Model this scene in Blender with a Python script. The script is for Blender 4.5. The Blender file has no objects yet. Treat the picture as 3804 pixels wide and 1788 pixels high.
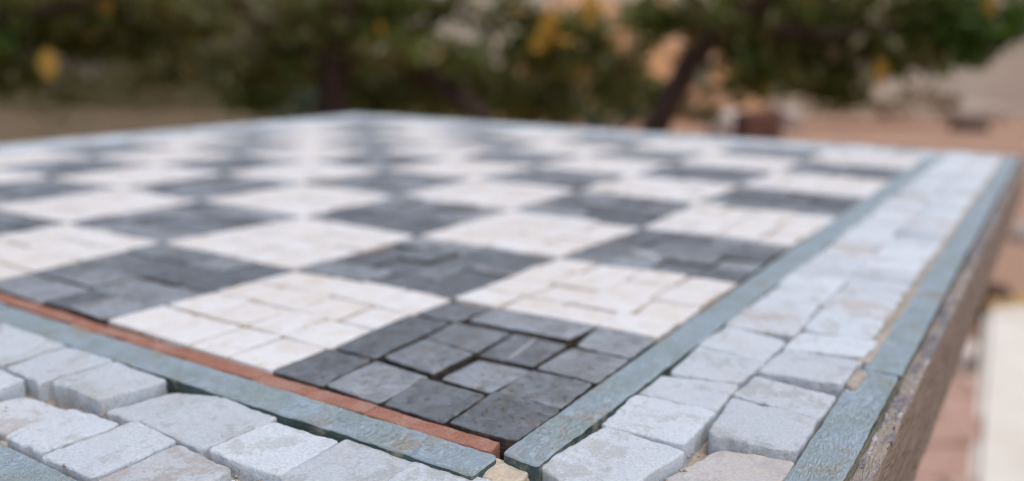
import bpy, math, random
import numpy as np
from mathutils import Matrix, Vector

random.seed(7)
rng = np.random.default_rng(7)
scene = bpy.context.scene
COL = scene.collection

H = 0.50                      # height of the playing surface above the ground (m)
MM = 0.001

# ------------------------------------------------------------------ camera
RIGHT = Vector((0.5432114, -0.8395645, 0.0072688))
DOWN = Vector((-0.1809288, -0.1255091, -0.9754549))
FWD = Vector((0.8198696, 0.5285631, -0.2200794))
CAM = Vector((-0.0762485, -0.0483041, H + 0.0439234))
cd = bpy.data.cameras.new('camera')
cam = bpy.data.objects.new('camera', cd)
COL.objects.link(cam)
m = Matrix.Identity(4)
for i in range(3):
    m[i][0] = RIGHT[i]; m[i][1] = -DOWN[i]; m[i][2] = -FWD[i]; m[i][3] = CAM[i]
cam.matrix_world = m
cd.sensor_fit = 'HORIZONTAL'
cd.sensor_width = 36.0
cd.lens = 36.0 * 3165.93 / 3804.0
cd.clip_start = 0.004
cd.clip_end = 400.0
cd.dof.use_dof = True
cd.dof.focus_distance = 0.0925
cd.dof.aperture_fstop = 14.4
cd.dof.aperture_blades = 0
scene.camera = cam
scene.cycles.filter_width = 1.05
scene.cycles.use_denoising = True

# ------------------------------------------------------------------ light
SUN_EL, SUN_AZ = math.radians(72), math.radians(195)
world = bpy.data.worlds.new('World'); scene.world = world
world.use_nodes = True
wn = world.node_tree.nodes; wl = world.node_tree.links
bg = wn['Background']
sky = wn.new('ShaderNodeTexSky'); sky.sky_type = 'NISHITA'; sky.sun_disc = False
sky.sun_elevation = SUN_EL; sky.sun_rotation = SUN_AZ
sky.dust_density = 4.0; sky.air_density = 1.0; sky.ozone_density = 1.0
wl.new(sky.outputs[0], bg.inputs[0]); bg.inputs[1].default_value = 0.11
sd = bpy.data.lights.new('sun', 'SUN'); sd.energy = 0.9; sd.angle = math.radians(30)
sd.color = (1.0, 0.97, 0.93)
sun = bpy.data.objects.new('sun', sd); COL.objects.link(sun)
sdir = Vector((math.sin(SUN_AZ) * math.cos(SUN_EL), math.cos(SUN_AZ) * math.cos(SUN_EL), math.sin(SUN_EL)))
sun.rotation_euler = sdir.to_track_quat('Z', 'Y').to_euler()
sun.location = (0, 0, 6)
vs = scene.view_settings
vs.view_transform = 'Standard'; vs.look = 'None'; vs.gamma = 1.0; vs.use_curve_mapping = False
vs.exposure = 0.45

# ------------------------------------------------------------------ node helpers
class NT:
    def __init__(self, name):
        self.m = bpy.data.materials.new(name); self.m.use_nodes = True
        self.n = self.m.node_tree.nodes; self.l = self.m.node_tree.links
        self.p = self.n['Principled BSDF']
        g = self.n.new('ShaderNodeNewGeometry'); self.pos = g.outputs['Position']
        oi = self.n.new('ShaderNodeObjectInfo'); self.rnd = oi.outputs['Random']
    def link(self, a, b):
        if hasattr(a, 'is_output'): self.l.new(a, b)
        else: b.default_value = a
    def math(self, op, a, b=0.0, c=0.0, clamp=False):
        x = self.n.new('ShaderNodeMath'); x.operation = op; x.use_clamp = clamp
        self.link(a, x.inputs[0]); self.link(b, x.inputs[1]); self.link(c, x.inputs[2]); return x.outputs[0]
    def vec(self, op, a, b=(0, 0, 0), s=None):
        x = self.n.new('ShaderNodeVectorMath'); x.operation = op
        self.link(a, x.inputs[0])
        if op == 'SCALE': self.link(s, x.inputs['Scale'])
        else: self.link(b, x.inputs[1])
        return x.outputs[1] if op in ('DOT_PRODUCT', 'LENGTH', 'DISTANCE') else x.outputs[0]
    def coord(self, scale, shift=True):
        """world position scaled per axis; each object shifted by its own random amount"""
        v = self.vec('MULTIPLY', self.pos, scale if isinstance(scale, tuple) else (scale,) * 3)
        if shift:
            c = self.n.new('ShaderNodeCombineXYZ')
            for k, f in enumerate((317.0, 571.0, 149.0)):
                self.link(self.math('MULTIPLY', self.rnd, f), c.inputs[k])
            v = self.vec('ADD', v, c.outputs[0])
        return v
    def noise(self, v, scale=1.0, detail=4.0, rough=0.55, dist=0.0):
        x = self.n.new('ShaderNodeTexNoise'); self.link(v, x.inputs['Vector'])
        x.inputs['Scale'].default_value = scale; x.inputs['Detail'].default_value = detail
        x.inputs['Roughness'].default_value = rough; x.inputs['Distortion'].default_value = dist
        return x.outputs['Fac']
    def ramp(self, f, lo, hi, a=0.0, b=1.0):
        x = self.n.new('ShaderNodeMapRange'); x.interpolation_type = 'SMOOTHSTEP'
        self.link(f, x.inputs[0])
        for k, q in enumerate((lo, hi, a, b)): x.inputs[k + 1].default_value = q
        return x.outputs[0]
    def mix(self, f, a, b, mode='MIX'):
        x = self.n.new('ShaderNodeMix'); x.data_type = 'RGBA'; x.blend_type = mode
        self.link(f, x.inputs[0])
        for q, s in ((a, x.inputs[6]), (b, x.inputs[7])):
            if isinstance(q, tuple) and len(q) == 3: q = (*q, 1.0)
            self.link(q, s)
        return x.outputs[2]
    def bump(self, h, dist, strength=1.0, prev=None):
        x = self.n.new('ShaderNodeBump'); x.inputs['Strength'].default_value = strength
        x.inputs['Distance'].default_value = dist
        self.link(h, x.inputs['Height'])
        if prev is not None: self.link(prev, x.inputs['Normal'])
        return x.outputs[0]
    def done(self, color, rough=0.7, spec=0.4, normal=None, sss=0.0, radius=(1, .85, .7), scale=0.001):
        p = self.p
        if isinstance(color, tuple): color = (*color, 1.0)
        self.link(color, p.inputs['Base Color']); self.link(rough, p.inputs['Roughness'])
        self.link(spec, p.inputs['Specular IOR Level'])
        if normal is not None: self.link(normal, p.inputs['Normal'])
        if sss:
            p.inputs['Subsurface Weight'].default_value = sss
            p.inputs['Subsurface Radius'].default_value = radius
            p.inputs['Subsurface Scale'].default_value = scale
        return self.m

def mat_marble(name, white, gray, warm, bias):
    t = NT(name)
    c = t.coord(1000.0)
    big = t.noise(c, 0.16, 4, 0.6, 0.4)
    med = t.noise(c, 0.75, 5, 0.65, 0.5)
    streak = t.noise(t.coord((2600.0, 900.0, 1500.0)), 1.0, 4, 0.7)
    grain = t.noise(c, 2.6, 5, 0.8)
    pf = t.math('ADD', t.math('MULTIPLY', big, 0.65), t.math('MULTIPLY', med, 0.35))
    patch = t.ramp(pf, 0.52 - bias, 0.59 - bias)
    col = t.mix(patch, white, gray)
    wm = t.ramp(t.noise(t.coord(700.0), 0.22, 4, 0.6), 0.50, 0.70)
    col = t.mix(t.math('MULTIPLY', wm, 0.25), col, warm)
    speck = t.ramp(streak, 0.56, 0.68)
    col = t.mix(t.math('MULTIPLY', speck, 0.36), col, (0.40, 0.42, 0.45))
    tone = t.ramp(t.rnd, 0.0, 1.0, 0.90, 1.10)
    col = t.mix(1.0, col, t.mix(1.0, (1, 1, 1), tone, 'MULTIPLY'), 'MULTIPLY')
    gr = t.ramp(grain, 0.36, 0.64, 0.87, 1.07)
    col = t.mix(1.0, col, gr, 'MULTIPLY')
    h = t.math('ADD', t.math('MULTIPLY', grain, 0.6), t.math('MULTIPLY', streak, 0.6))
    nb = t.bump(h, 0.0005, 1.0)
    return t.done(col, t.ramp(grain, 0.2, 0.8, 0.45, 0.75), 0.42, nb, 0.22, (1.0, 0.8, 0.62), 0.0016)

MARBLE = mat_marble('white_marble', (0.725, 0.785, 0.835), (0.60, 0.635, 0.64), (0.62, 0.565, 0.51), 0.0)
MARBLE_GRAY = mat_marble('grey_marble', (0.70, 0.74, 0.78), (0.585, 0.56, 0.545), (0.60, 0.50, 0.42), 0.05)
MARBLE_WARM = mat_marble('stained_marble', (0.655, 0.63, 0.605), (0.57, 0.55, 0.54), (0.74, 0.55, 0.37), 0.0)
PEACH = mat_marble('peach_limestone', (0.72, 0.62, 0.49), (0.66, 0.55, 0.42), (0.70, 0.54, 0.36), 0.0)

def mat_limestone():
    t = NT('cream_limestone'); c = t.coord(1000.0)
    big = t.noise(c, 0.20, 4, 0.6, 0.6); med = t.noise(c, 0.9, 5, 0.65); grain = t.noise(c, 5.0, 3, 0.7)
    col = t.mix(t.ramp(big, 0.42, 0.66), (0.785, 0.785, 0.785), (0.73, 0.69, 0.635))
    st = t.ramp(t.noise(t.coord(1000.0), 0.33, 5, 0.7, 1.0), 0.58, 0.72)
    col = t.mix(t.math('MULTIPLY', st, 0.7), col, (0.58, 0.47, 0.33))
    col = t.mix(1.0, col, t.ramp(grain, 0.3, 0.7, 0.94, 1.04), 'MULTIPLY')
    col = t.mix(t.ramp(t.rnd, 0.0, 1.0, 0.0, 0.42), col, t.mix(1.0, col, (0.93, 0.86, 0.77), 'MULTIPLY'))
    nb = t.bump(t.math('ADD', t.math('MULTIPLY', med, 1.4), t.math('MULTIPLY', grain, 0.5)), 0.00022, 0.8)
    return t.done(col, 0.62, 0.4, nb, 0.12, (1, .82, .62), 0.0012)
LIME = mat_limestone()

VEINS = [[[32.15, 16.56], [21.85, 15.11], 0.22], [[30.29, 19.31], [23.34, 18.52], 0.13], [[95.36, 30.69], [89.96, 19.81], 0.5], [[61.99, 48.43], [60.87, 38.9], 0.4], [[32.84, 9.18], [35.0, 5.18], 0.1], [[61.97, 49.42], [61.44, 46.37], 0.6]]
def mat_slate():
    t = NT('black_slate'); c = t.coord(1000.0)
    big = t.noise(c, 0.22, 4, 0.6, 0.8); med = t.noise(c, 0.7, 6, 0.7, 0.4); grain = t.noise(c, 6.0, 3, 0.7)
    scr = t.noise(t.coord((5200.0, 900.0, 1500.0)), 1.0, 3, 0.6)
    col = t.mix(t.ramp(big, 0.40, 0.62), (0.245, 0.272, 0.298), (0.182, 0.192, 0.202))
    col = t.mix(t.math('MULTIPLY', t.ramp(t.noise(t.coord(1000.0), 0.30, 4, 0.65), 0.52, 0.68), 0.8), col, (0.20, 0.175, 0.142))
    flake = t.ramp(med, 0.585, 0.615)
    col = t.mix(t.math('MULTIPLY', flake, 0.6), col, (0.13, 0.125, 0.125))
    col = t.mix(t.math('MULTIPLY', t.ramp(scr, 0.56, 0.70), 0.45), col, (0.42, 0.44, 0.47))
    scuff = t.ramp(t.noise(t.coord((1500.0, 700.0, 900.0)), 0.35, 6, 0.75, 0.7), 0.56, 0.64)
    col = t.mix(t.math('MULTIPLY', scuff, 0.62), col, (0.40, 0.42, 0.45))
    # quartz veins: short capsules across single stones
    tot = None
    for (a, b, w) in VEINS:
        A = (a[0] * MM, a[1] * MM, H); d = ((b[0] - a[0]) * MM, (b[1] - a[1]) * MM, 0.0)
        L2 = d[0] ** 2 + d[1] ** 2
        pa = t.vec('SUBTRACT', t.pos, A)
        k = t.math('DIVIDE', t.vec('DOT_PRODUCT', pa, d), L2, clamp=True)
        dist = t.vec('LENGTH', t.vec('SUBTRACT', pa, t.vec('SCALE', d, s=k)))
        dist = t.math('ADD', dist, t.math('MULTIPLY', t.math('SUBTRACT', grain, 0.5), 0.0006))
        f = t.ramp(dist, w * MM * 0.5, w * MM * 1.7, 1.0, 0.0)
        tot = f if tot is None else t.math('MAXIMUM', tot, f)
    col = t.mix(t.math('MULTIPLY', tot, 0.8), col, (0.66, 0.63, 0.66))
    col = t.mix(1.0, col, t.ramp(t.rnd, 0, 1, 0.62, 1.34), 'MULTIPLY')
    h = t.math('SUBTRACT', t.math('ADD', t.math('MULTIPLY', grain, 0.35), t.math('MULTIPLY', scr, 0.4)), t.math('MULTIPLY', flake, 0.55))
    nb = t.bump(h, 0.00022, 0.9)
    return t.done(col, t.ramp(med, 0.3, 0.7, 0.33, 0.58), 0.6, nb)
SLATE = mat_slate()

def mat_slate_side():
    t = NT('split_slate_side'); c = t.coord((900.0, 900.0, 3600.0))
    n_ = t.noise(c, 0.7, 5, 0.7)
    col = t.mix(t.ramp(n_, 0.42, 0.62), (0.050, 0.046, 0.045), (0.135, 0.098, 0.066))
    return t.done(col, 0.75, 0.3, t.bump(n_, 0.0004, 1.0))
SLATE_SIDE = mat_slate_side()

def mat_green(name, base, dark, pale, amt):
    t = NT(name); c = t.coord(1000.0)
    big = t.noise(c, 0.13, 4, 0.6, 0.5); med = t.noise(c, 0.8, 5, 0.65); grain = t.noise(c, 6.0, 3, 0.75)
    # saw scratches in two directions
    s1 = t.noise(t.vec('MULTIPLY', t.vec('ADD', t.pos, t.vec('SCALE', (1, 1, 0), s=t.vec('DOT_PRODUCT', t.pos, (0.0, 1.0, 0.0)))), (700.0, 5200.0, 3000.0)), 1.0, 3, 0.65)
    s2 = t.noise(t.vec('MULTIPLY', t.vec('ADD', t.pos, t.vec('SCALE', (1, -1, 0), s=t.vec('DOT_PRODUCT', t.pos, (0.7, 0.0, 0.0)))), (4600.0, 800.0, 3000.0)), 1.0, 3, 0.65)
    sc = t.math('MAXIMUM', t.ramp(s1, 0.52, 0.62), t.ramp(s2, 0.54, 0.64))
    col = t.mix(t.ramp(big, 0.40, 0.62), base, dark)
    col = t.mix(t.math('MULTIPLY', sc, amt), col, pale)
    col = t.mix(t.math('MULTIPLY', t.ramp(t.noise(t.coord(1000.0), 0.10, 6, 0.75, 0.6), 0.53, 0.66), 0.75), col, (0.50, 0.45, 0.34))
    col = t.mix(t.math('MULTIPLY', t.ramp(grain, 0.55, 0.66), 0.34), col, (0.20, 0.27, 0.30))
    h = t.math('ADD', t.math('MULTIPLY', grain, 0.6), t.math('MULTIPLY', sc, -0.4))
    return t.done(col, 0.6, 0.4, t.bump(h, 0.0004, 1.0))
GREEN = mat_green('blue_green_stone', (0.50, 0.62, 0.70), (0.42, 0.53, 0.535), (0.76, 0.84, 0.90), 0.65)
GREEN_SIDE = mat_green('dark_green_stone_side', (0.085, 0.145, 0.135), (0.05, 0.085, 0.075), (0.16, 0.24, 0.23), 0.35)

def mat_brick(name, a, b, scale=1000.0, bd=0.00028):
    t = NT(name); c = t.coord(scale)
    big = t.noise(c, 0.20, 4, 0.6); grain = t.noise(c, 3.6, 4, 0.75); sp = t.noise(c, 2.2, 2, 0.5)
    col = t.mix(t.ramp(big, 0.42, 0.64), a, b)
    col = t.mix(t.math('MULTIPLY', t.ramp(sp, 0.66, 0.72), 0.6), col, (0.62, 0.42, 0.32))
    col = t.mix(t.math('MULTIPLY', t.ramp(sp, 0.36, 0.30), 0.7), col, (0.13, 0.045, 0.035))
    col = t.mix(1.0, col, t.ramp(grain, 0.3, 0.7, 0.78, 1.16), 'MULTIPLY')
    return t.done(col, 0.85, 0.25, t.bump(grain, bd, 1.0))
BRICK = mat_brick('red_terracotta', (0.42, 0.19, 0.13), (0.47, 0.27, 0.21))
BRICK_BIG = mat_brick('red_brick', (0.16, 0.072, 0.052), (0.12, 0.056, 0.042), 60.0, 0.004)
PAVER = mat_brick('red_paving_brick', (0.50, 0.315, 0.245), (0.56, 0.385, 0.31), 40.0, 0.003)

def mat_mortar(name, a, b, scale=1000.0, bd=0.0004):
    t = NT(name); c = t.coord(scale)
    n1 = t.noise(c, 0.5, 5, 0.65); g = t.noise(c, 3.5, 3, 0.7)
    col = t.mix(t.ramp(n1, 0.38, 0.64), a, b)
    return t.done(col, 0.95, 0.15, t.bump(t.math('ADD', n1, g), bd, 1.0))
MORTAR = mat_mortar('sandy_mortar', (0.46, 0.355, 0.25), (0.34, 0.25, 0.165))
PALE_MORTAR = mat_mortar('pale_sandy_mortar', (0.58, 0.52, 0.45), (0.47, 0.40, 0.33))
OLIVE_MORTAR = mat_mortar('olive_stained_mortar', (0.20, 0.185, 0.13), (0.13, 0.125, 0.095))
DIRT = mat_mortar('dark_joint_soil', (0.050, 0.038, 0.030), (0.028, 0.025, 0.024))
GREY_MORTAR = mat_mortar('grey_mortar', (0.36, 0.33, 0.30), (0.27, 0.25, 0.24))

def mat_wood():
    t = NT('weathered_wood')
    f = t.noise(t.coord((90.0, 1500.0, 1900.0), False), 1.0, 6, 0.7, 0.5)
    k = t.noise(t.coord((260.0, 900.0, 1700.0), False), 1.0, 4, 0.6)
    col = t.mix(t.ramp(f, 0.40, 0.60), (0.235, 0.18, 0.138), (0.43, 0.35, 0.28))
    col = t.mix(t.math('MULTIPLY', t.ramp(k, 0.60, 0.70), 0.8), col, (0.075, 0.055, 0.045))
    return t.done(col, 0.85, 0.2, t.bump(t.math('SUBTRACT', f, t.ramp(k, 0.58, 0.72)), 0.0006, 1.0))
WOOD = mat_wood()

def mat_chipped():
    t = NT('chipped_paint_on_wood'); c = t.coord((260.0, 700.0, 700.0), False)
    a = t.noise(c, 0.45, 5, 0.7, 0.6); b = t.noise(c, 1.1, 4, 0.7); g = t.noise(c, 4.0, 3, 0.7)
    col = t.mix(t.ramp(a, 0.44, 0.58), (0.25, 0.225, 0.235), (0.42, 0.35, 0.28))
    col = t.mix(t.ramp(b, 0.59, 0.64), col, (0.60, 0.59, 0.62))
    col = t.mix(t.ramp(b, 0.40, 0.33), col, (0.075, 0.045, 0.04))
    return t.done(col, 0.6, 0.4, t.bump(t.math('ADD', b, g), 0.0007, 1.0))
CHIPPED = mat_chipped()

# ------------------------------------------------------------------ mesh helpers
def hash3(ix, iy, iz, seed):
    n = (ix * 374761393 + iy * 668265263 + iz * 1274126177 + seed * 974711) & 0xFFFFFFFF
    n = ((n ^ (n >> 13)) * 1274126177) & 0xFFFFFFFF
    n = n ^ (n >> 16)
    return (n & 0xFFFF) / 65535.0
def vnoise(P, seed=0):
    P = np.asarray(P, float); I = np.floor(P).astype(np.int64); F = P - I; F = F * F * (3 - 2 * F)
    out = np.zeros(len(P))
    for dx in (0, 1):
        for dy in (0, 1):
            for dz in (0, 1):
                w = (F[:, 0] if dx else 1 - F[:, 0]) * (F[:, 1] if dy else 1 - F[:, 1]) * (F[:, 2] if dz else 1 - F[:, 2])
                out += w * hash3(I[:, 0] + dx, I[:, 1] + dy, I[:, 2] + dz, seed)
    return out * 2 - 1
def fbm(P, seed=0, octv=3):
    s = np.zeros(len(P)); a = 1.0; tot = 0
    for k in range(octv):
        s += a * vnoise(P * (2 ** k), seed + k * 17); tot += a; a *= 0.55
    return s / tot

def link(name, me, mats, parent=None, loc=(0, 0, 0)):
    o = bpy.data.objects.new(name, me); COL.objects.link(o)
    if not me.materials:
        for x in mats: me.materials.append(x)
    o.location = loc
    if parent is not None: o.parent = parent
    return o
def tag(o, label=None, cat=None, group=None, kind=None):
    for k, v in (('label', label), ('category', cat), ('group', group), ('kind', kind)):
        if v: o[k] = v
    return o
def empty(name, loc=(0, 0, 0)):
    o = bpy.data.objects.new(name, None); COL.objects.link(o); o.location = loc; o.empty_display_size = 0.05
    return o
def raw_mesh(name, V, Fs, midx=None, smooth=True):
    me = bpy.data.meshes.new(name); me.from_pydata([tuple(v) for v in V], [], Fs)
    if midx is not None: me.polygons.foreach_set('material_index', midx)
    me.polygons.foreach_set('use_smooth', [smooth] * len(me.polygons)); me.update()
    return me

def stone(quad, zt, zb, r=0.6, rc=1.0, n=(4, 4), amp=0.1, bulge=0.0, wob=0.1, seed=0, tilt=(0, 0), lev=1, undercut=0.0):
    """a cut stone: quad = 4 plan corners in mm, counter-clockwise; worn rounded edges, uneven top.
    Returns vertices (mm), faces and material index (0 top, 1 sides)."""
    q = np.array(quad, float)
    Ls = [(np.linalg.norm(q[1] - q[0]) + np.linalg.norm(q[2] - q[3])) / 2, (np.linalg.norm(q[3] - q[0]) + np.linalg.norm(q[2] - q[1])) / 2]
    ax = []
    for L, k in zip(Ls, n):
        e = [0.0, 0.12 * r, 0.45 * r, r] if min(n) > 1 else [0.0, 0.35 * r, r]
        mid = np.linspace(r, L - r, k + 2)[1:-1]
        ax.append(np.array(e + list(mid) + [L - x for x in e[::-1]]))
    X, Y = np.meshgrid(ax[0], ax[1], indexing='ij'); na, nb = X.shape
    X = X.ravel(); Y = Y.ravel()
    dx = np.minimum(X, Ls[0] - X); dy = np.minimum(Y, Ls[1] - Y)
    sx = np.where(X < Ls[0] / 2, 1, -1); sy = np.where(Y < Ls[1] / 2, 1, -1)
    d = np.minimum(dx, dy)
    ex = np.clip(rc - dx, 0, None); ey = np.clip(rc - dy, 0, None)
    le = np.hypot(ex, ey) + 1e-9; mx = np.maximum(ex, ey)
    k = np.where((ex > 0) & (ey > 0), mx / le, 1.0)
    X2 = np.where((ex > 0) & (ey > 0), X + sx * (ex - ex * k), X)
    Y2 = np.where((ex > 0) & (ey > 0), Y + sy * (ey - ey * k), Y)
    s = X2 / Ls[0]; t = Y2 / Ls[1]
    P = ((1 - s) * (1 - t))[:, None] * q[0] + (s * (1 - t))[:, None] * q[1] + (s * t)[:, None] * q[2] + ((1 - s) * t)[:, None] * q[3]
    W = np.c_[P, np.zeros(len(P))]
    edge = np.clip(1 - d / (1.3 * r), 0, 1)
    if wob:
        P = P + wob * edge[:, None] * np.c_[fbm(W * 0.55 + 3.1, seed + 5), fbm(W * 0.55 + 9.7, seed + 6)] \
              + 0.4 * wob * edge[:, None] * np.c_[fbm(W * 1.7 + 3.1, seed + 7), fbm(W * 1.7 + 9.7, seed + 8)]
    dd = np.clip(d, 0, r)
    if not np.isscalar(zt):
        zt = (1 - s) * (1 - t) * zt[0] + s * (1 - t) * zt[1] + s * t * zt[2] + (1 - s) * t * zt[3]
    Z = zt - r + np.sqrt(np.clip(r * r - (r - dd) ** 2, 0, None))
    Z = Z + tilt[0] * (s - 0.5) + tilt[1] * (t - 0.5) + bulge * (16 * s * (1 - s) * t * (1 - t) - 0.5)
    if amp:
        Z = Z + amp * fbm(W * 0.22 + 5, seed + 1) + 0.42 * amp * fbm(W * 1.3, seed + 2, 4)
        chip = np.clip(fbm(W * 0.8 + 20, seed + 3) - 0.25, 0, 1) * edge
        Z = Z - chip * 2.2 * amp
    V = [np.c_[P, Z]]
    Fs = []; mi = []
    for i in range(na - 1):
        for j in range(nb - 1):
            a = i * nb + j
            Fs.append((a, a + nb, a + nb + 1, a + 1)); mi.append(0)
    loop = [i * nb for i in range(na)] + [(na - 1) * nb + j for j in range(1, nb)] + [i * nb + nb - 1 for i in range(na - 2, -1, -1)] + [j for j in range(nb - 2, 0, -1)]
    base = np.array(V[0])[loop]; cen = base[:, :2].mean(0); off = na * nb; prev = loop
    for lv in range(1, lev + 1):
        f = lv / lev
        R_ = base.copy(); R_[:, 2] = base[:, 2] * (1 - f) + zb * f
        out = base[:, :2] - cen; out /= (np.linalg.norm(out, axis=1)[:, None] + 1e-9)
        R_[:, :2] -= out * (undercut * f)
        if lev > 1 and lv < lev:
            R_[:, :2] += out * (wob * 0.8 * fbm(R_ * 0.9, seed + 11)[:, None])
        V.append(R_); cur = list(range(off, off + len(loop))); off += len(loop); L_ = len(loop)
        for a in range(L_):
            b = (a + 1) % L_
            Fs.append((prev[b], prev[a], cur[a], cur[b])); mi.append(1 if (lv > 1 or lev == 1) else 1)
        prev = cur
    return np.vstack(V), Fs, mi

def put(name, data, mats, parent, base):
    V, Fs, mi = data
    c = np.array([V[:, 0].mean(), V[:, 1].mean(), V[:, 2].min()])
    me = raw_mesh(name, (V - c) * MM, Fs, mi)
    w = Vector((c[0] * MM, c[1] * MM, H + c[2] * MM))
    return link(name, me, mats, parent, w - base)

def put_many(name, datas, mats, parent, base):
    off = 0; Vs = []; Fa = []; ma = []
    for V, Fs, mi in datas:
        Vs.append(V); Fa += [tuple(i + off for i in f) for f in Fs]; ma += mi; off += len(V)
    V = np.vstack(Vs)
    me = raw_mesh(name, V * MM, Fa, ma)
    return tag(link(name, me, mats, parent, Vector((0, 0, H)) - base), kind='stuff')

# ------------------------------------------------------------------ ground and far setting
def fr(r, d, z=0.0):
    """a point r metres to the right of and d metres ahead of where the photographer stood"""
    f = Vector((FWD.x, FWD.y, 0)).normalized(); s = Vector((f.y, -f.x, 0))
    p = Vector((CAM.x, CAM.y, 0)) + f * d + s * r
    return Vector((p.x, p.y, z))
F2 = Vector((FWD.x, FWD.y, 0)).normalized(); S2 = Vector((F2.y, -F2.x, 0))

def mat_ground():
    t = NT('dry_earth'); c = t.coord(1.0, False)
    n1 = t.noise(c, 0.7, 5, 0.6); n2 = t.noise(c, 6.0, 5, 0.65); n3 = t.noise(c, 60.0, 3, 0.7)
    side = t.vec('DOT_PRODUCT', t.pos, (S2.x, S2.y, 0.0))
    side = t.math('ADD', side, t.math('MULTIPLY', t.math('SUBTRACT', n1, 0.5), 1.6))
    red = t.mix(t.ramp(n2, 0.4, 0.65), (0.475, 0.295, 0.205), (0.42, 0.27, 0.195))
    shaded_tan = t.mix(t.ramp(n2, 0.4, 0.65), (0.20, 0.145, 0.085), (0.15, 0.11, 0.07))  # left soil is browner, and its shade is also put into this colour
    col = t.mix(t.ramp(side, -1.2, 0.9), shaded_tan, red)
    col = t.mix(1.0, col, t.ramp(n3, 0.3, 0.7, 0.82, 1.12), 'MULTIPLY')
    return t.done(col, 0.95, 0.15, t.bump(t.math('ADD', n2, n3), 0.02, 0.8))
nG = 120
gx = np.linspace(-1, 1, nG); gx = np.sign(gx) * (np.abs(gx) ** 2.2) * 90
GX, GY = np.meshgrid(gx, gx, indexing='ij')
GZ = 0.03 * fbm(np.c_[GX.ravel() * 0.9, GY.ravel() * 0.9, 0 * GX.ravel()], 3) - 0.03
gv = np.c_[GX.ravel(), GY.ravel(), GZ]
gf = [(i * nG + j, (i + 1) * nG + j, (i + 1) * nG + j + 1, i * nG + j + 1) for i in range(nG - 1) for j in range(nG - 1)]
tag(link('ground', raw_mesh('ground', gv, gf), [mat_ground()]), kind='structure')

def boxmesh(name, w, d, h, bev=0.01, seg=(1, 1, 1), amp=0.0, seed=0):
    """bevelled block, base centred on the origin, sides optionally rough"""
    import bmesh
    bm = bmesh.new(); bmesh.ops.create_cube(bm, size=1.0)
    for v in bm.verts: v.co = Vector((v.co.x * w, v.co.y * d, (v.co.z + 0.5) * h))
    if bev: bmesh.ops.bevel(bm, geom=bm.edges[:], offset=bev, segments=2, affect='EDGES', profile=0.6)
    if amp:
        bmesh.ops.subdivide_edges(bm, edges=[e for e in bm.edges if e.calc_length() > max(w, d, h) * 0.25], cuts=3, use_grid_fill=True)
        P = np.array([v.co[:] for v in bm.verts]); L = max(w, d, h)
        a = np.c_[fbm(P * 3 / L + 1, seed), fbm(P * 3 / L + 7, seed + 1), fbm(P * 3 / L + 13, seed + 2)] * amp
        for v, k in zip(bm.verts, a): v.co += Vector(k)
    me = bpy.data.meshes.new(name); bm.to_mesh(me); bm.free()
    me.polygons.foreach_set('use_smooth', [bool(amp)] * len(me.polygons))
    return me
def rock(name, w, d, h, seed=0):
    import bmesh
    bm = bmesh.new(); bmesh.ops.create_icosphere(bm, subdivisions=3, radius=0.5)
    P = np.array([v.co[:] for v in bm.verts]); k = 1 + 0.28 * fbm(P * 2.2 + seed, seed) + 0.1 * fbm(P * 6 + seed, seed + 3)
    for v, s in zip(bm.verts, k):
        v.co = v.co * float(s); v.co.z = max(v.co.z, -0.32) + 0.32
        v.co = Vector((v.co.x * w, v.co.y * d, v.co.z * h / 0.82))
    me = bpy.data.meshes.new(name); bm.to_mesh(me); bm.free()
    return me

def mat_plaster(name, a, b, sc=2.0):
    t = NT(name); c = t.coord(1.0, False)
    n1 = t.noise(c, sc * 0.5, 5, 0.65); n2 = t.noise(c, sc * 14, 4, 0.7)
    drip = t.noise(t.coord((3.0, 3.0, 0.35), False), 1.0, 4, 0.6)
    col = t.mix(t.ramp(n1, 0.38, 0.66), a, b)
    col = t.mix(t.math('MULTIPLY', t.ramp(drip, 0.55, 0.72), 0.35), col, tuple(x * 0.62 for x in b))
    return t.done(col, 0.9, 0.2, t.bump(n2, 0.006, 0.7))
CREAM = mat_plaster('cream_plaster', (0.74, 0.65, 0.52), (0.66, 0.57, 0.45))
PINKISH = mat_plaster('beige_plaster', (0.66, 0.575, 0.465), (0.57, 0.47, 0.38))
WHITEP = mat_plaster('white_limewash', (0.78, 0.73, 0.65), (0.70, 0.64, 0.55), 6.0)
STONE_W = mat_plaster('pale_limestone_rock', (0.62, 0.55, 0.49), (0.50, 0.43, 0.37), 8.0)
STONE_B = mat_plaster('beige_rock', (0.46, 0.39, 0.33), (0.38, 0.31, 0.26), 8.0)
STONE_D = mat_plaster('brown_rock', (0.10, 0.062, 0.045), (0.07, 0.045, 0.035), 8.0)
YELLOW_EARTH = mat_plaster('ochre_sandstone', (0.50, 0.33, 0.14), (0.42, 0.27, 0.11), 8.0)

def at_yaw(o, yaw):
    o.rotation_euler = (0, 0, yaw); return o
YAW = math.atan2(S2.y, S2.x)          # along the picture's right

def wall(name, cen, length, thick, height, mat, yaw, cap, label, cat):
    e = empty(name, cen); e.rotation_euler = (0, 0, yaw)
    link('masonry', boxmesh('masonry', length, thick, height, 0.02), [mat], e)
    link('coping', boxmesh('coping', length + 0.06, thick + 0.08, 0.07, 0.012), [cap], e, (0, 0, height))
    return tag(e, label, cat)

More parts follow.
